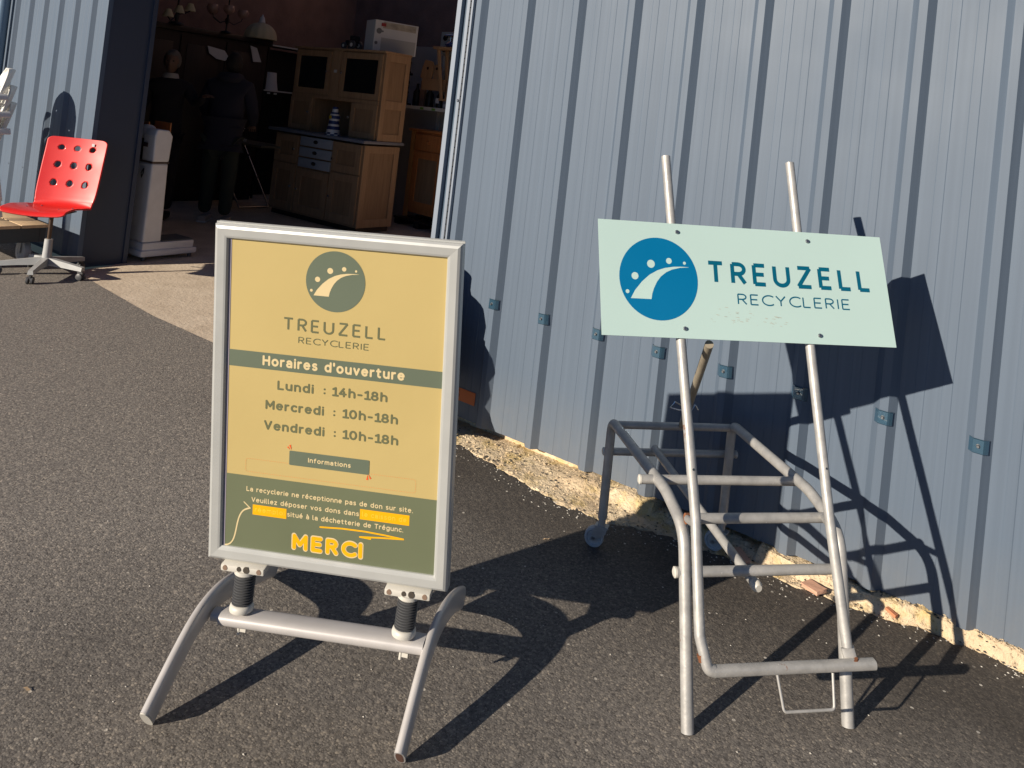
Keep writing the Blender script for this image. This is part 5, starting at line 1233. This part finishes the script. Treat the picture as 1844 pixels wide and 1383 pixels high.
# black turned spindle stand
t = thing('spindle_stand', 'black turned wooden stand with three pointed finials beside the oak cabinet', 'stand', (-7.40, 4.42, 0), 0)
for (x, zt, zb) in ((-0.27, 2.40, 1.52), (-0.06, 2.41, 1.52), (0.07, 2.33, 1.53)):
    pr = [(0, zb)]; z = zb
    while z < zt - 0.14: pr += [(0.016, z), (0.026, z + 0.03), (0.014, z + 0.06), (0.020, z + 0.10)]; z += 0.13
    pr += [(0.012, zt - 0.12), (0.034, zt - 0.10), (0.030, zt - 0.07), (0.012, zt - 0.05), (0.018, zt - 0.03), (0, zt)]
    mb = MB(); mb.lathe(pr, 14, (x, 0, 0)); mb.build('spindle', M_iron, t)
mb = MB(); mb.tube([(-0.27, 0, 2.27), (0.07, 0, 2.25)], 0.014, 10); mb.tube([(0.0, 0, 1.93), (0.13, 0, 1.93)], 0.016, 10); mb.tube([(-0.27, 0, 1.56), (0.07, 0, 1.56)], 0.02, 10); mb.build('cross_rail', M_iron, t)
rbox('stand_base', M_iron, (-0.30, -0.05, 1.5255), (0.12, 0.05, 1.545), t)
t.location.z = 0.0
# plant stool high on the right with a blue bowl and a meter box behind
t = thing('wooden_stool', 'tan wooden stool with flared legs standing on the metal shelf by the door edge', 'stool', (-6.70, 4.48, sz), 0)
rbox('stool_seat', M_tanwood, (-0.20, -0.12, 0.755), (0.30, 0.12, 0.79), t, 0.005)
for (x0, x1) in ((-0.13, -0.02), (0.20, 0.06)):
    for y in (-0.08, 0.08): mb = MB(); mb.tube([(x0, y, 0.754), (x1, y * .6, 0.12)], 0.02, 8, sq=(0.05, 0.03), upv=(0, 1, 0)); mb.build('leg', M_tanwood, t)
rbox('stretcher', M_tanwood, (-0.06, -0.06, 0.10), (0.12, 0.06, 0.125), t)
mb = MB(); mb.tube([(0.02, 0, 0.001), (0.02, 0, 0.099)], 0.03, 10); mb.build('foot', M_tanwood, t)
t2 = MB().lathe([(0, 0), (0.10, 0), (0.12, 0.03), (0.08, 0.07), (0, 0.08)], 22).build('blue_cap', M_blue); t2.location = (-6.62, 4.45, sz + 0.791); tag(t2, 'dark blue cap lying on the tan stool seat', 'cap')
t = thing('grey_case', 'grey case with two dark round fittings on top of the shelving behind the stool', 'case', (-6.80, 4.64, 2.19), 0)
mb = MB(); mb.span((-0.22, -0.06, 0.0), (0.42, 0.10, 0.30)); mb.build('shell', M_panel, t, bevel=0.006); t.location.z = 2.235; t.location.y = 4.68
for (x, z) in ((-0.14, 0.22), (-0.14, 0.07), (0.08, 0.22)): mb = MB(); mb.lathe([(0, .012), (.035, .01), (.04, 0)], 16, (0, 0, 0), Matrix.Translation((x, -0.0605, z)) @ Matrix.Rotation(pi / 2, 4, 'X')); mb.build('round_fitting', M_iron, t)
mb = MB(); mb.tube([(-0.03, -0.075, 0.05), (-0.03, -0.075, 0.24)], 0.012, 10); mb.tube([(-0.12, -0.075, 0.25), (0.06, -0.075, 0.25)], 0.018, 12); mb.build('dumbbell_handle', M_chrome, t)

# pine chest
pc = thing('pine_chest', 'orange pine chest with one drawer above a panelled door on a dark pallet', 'chest', (-7.12, 4.36, 0.0), -0.12)
rbox('carcass', M_pine, (0.05, 0.02, 0.16), (0.75, 0.48, 1.20), pc); rbox('top_board', M_pine, (0.0, -0.03, 1.2005), (0.80, 0.50, 1.232), pc, 0.006)
rbox('corner_post', mat('light_pine', (0.52, 0.26, 0.09), 0.45), (0.03, -0.005, 0.10), (0.10, 0.0195, 1.20), pc); rbox('corner_post', M_pine, (0.69, -0.005, 0.10), (0.76, 0.0195, 1.20), pc)
d = rbox('drawer', M_pine, (0.115, -0.008, 0.97), (0.675, 0.0185, 1.17), pc, 0.004)
mb = MB(); mb.lathe([(0, 0.03), (0.02, 0.025), (0.022, 0.015), (0.01, 0.0)], 14, (0, 0, 0), Matrix.Translation((0.395, -0.008, 1.07)) @ Matrix.Rotation(pi / 2, 4, 'X')); mb.build('knob', M_pine, d)
panel_door(0.115, 0.675, 0.22, 0.95, 0.018, pc, None, False, 0.09, M_pine)
pl_ = thing('pallet', 'grey weathered pallet under the pine chest', 'pallet', (-7.12, 4.36, 0), -0.12)
for x in (0.0, 0.38, 0.74): rbox('block', M_darkwood, (x, -0.10, 0), (x + 0.10, 0.55, 0.07), pl_)
for y in (-0.10, 0.08, 0.26, 0.44): rbox('slat', M_darkwood, (-0.03, y, 0.0705), (0.87, y + 0.12, 0.09), pl_)

# ================================================================ invented stool and pile, unseen behind the poster, added to cast the wall shadow
pz = thing('shadow_pile', 'unseen stool and pile added behind the poster stand to cast a wall shadow', 'shadow_caster', (-2.55, -0.36, 0), 0)
mb = MB(); mb.span((-0.27, -0.12, 0.19), (0.30, 0.12, 0.225)); mb.build('stool_seat', M_darkwood, pz)  # seat of the added, unseen stool
for (x, y) in ((-0.2, -0.09), (0.2, -0.09), (-0.2, 0.09), (0.2, 0.09)): mb = MB(); mb.tube([(x * .8, y, 0.19), (x * 1.1, y * 1.2, 0.0)], 0.014, 10); mb.build('leg', M_darkwood, pz)  # legs of the added, unseen stool
mb = MB(); mb.lathe([(0, 0.226), (0.30, 0.226), (0.265, 0.30), (0.275, 0.36), (0.268, 0.42), (0.28, 0.47), (0.27, 0.53), (0.20, 0.56), (0.195, 0.60), (0.20, 0.66), (0.18, 0.72), (0.10, 0.76), (0.085, 0.80), (0.085, 0.855), (0.05, 0.868), (0, 0.87)], 26); mb.build('shadow_caster', M_cloth2, pz)
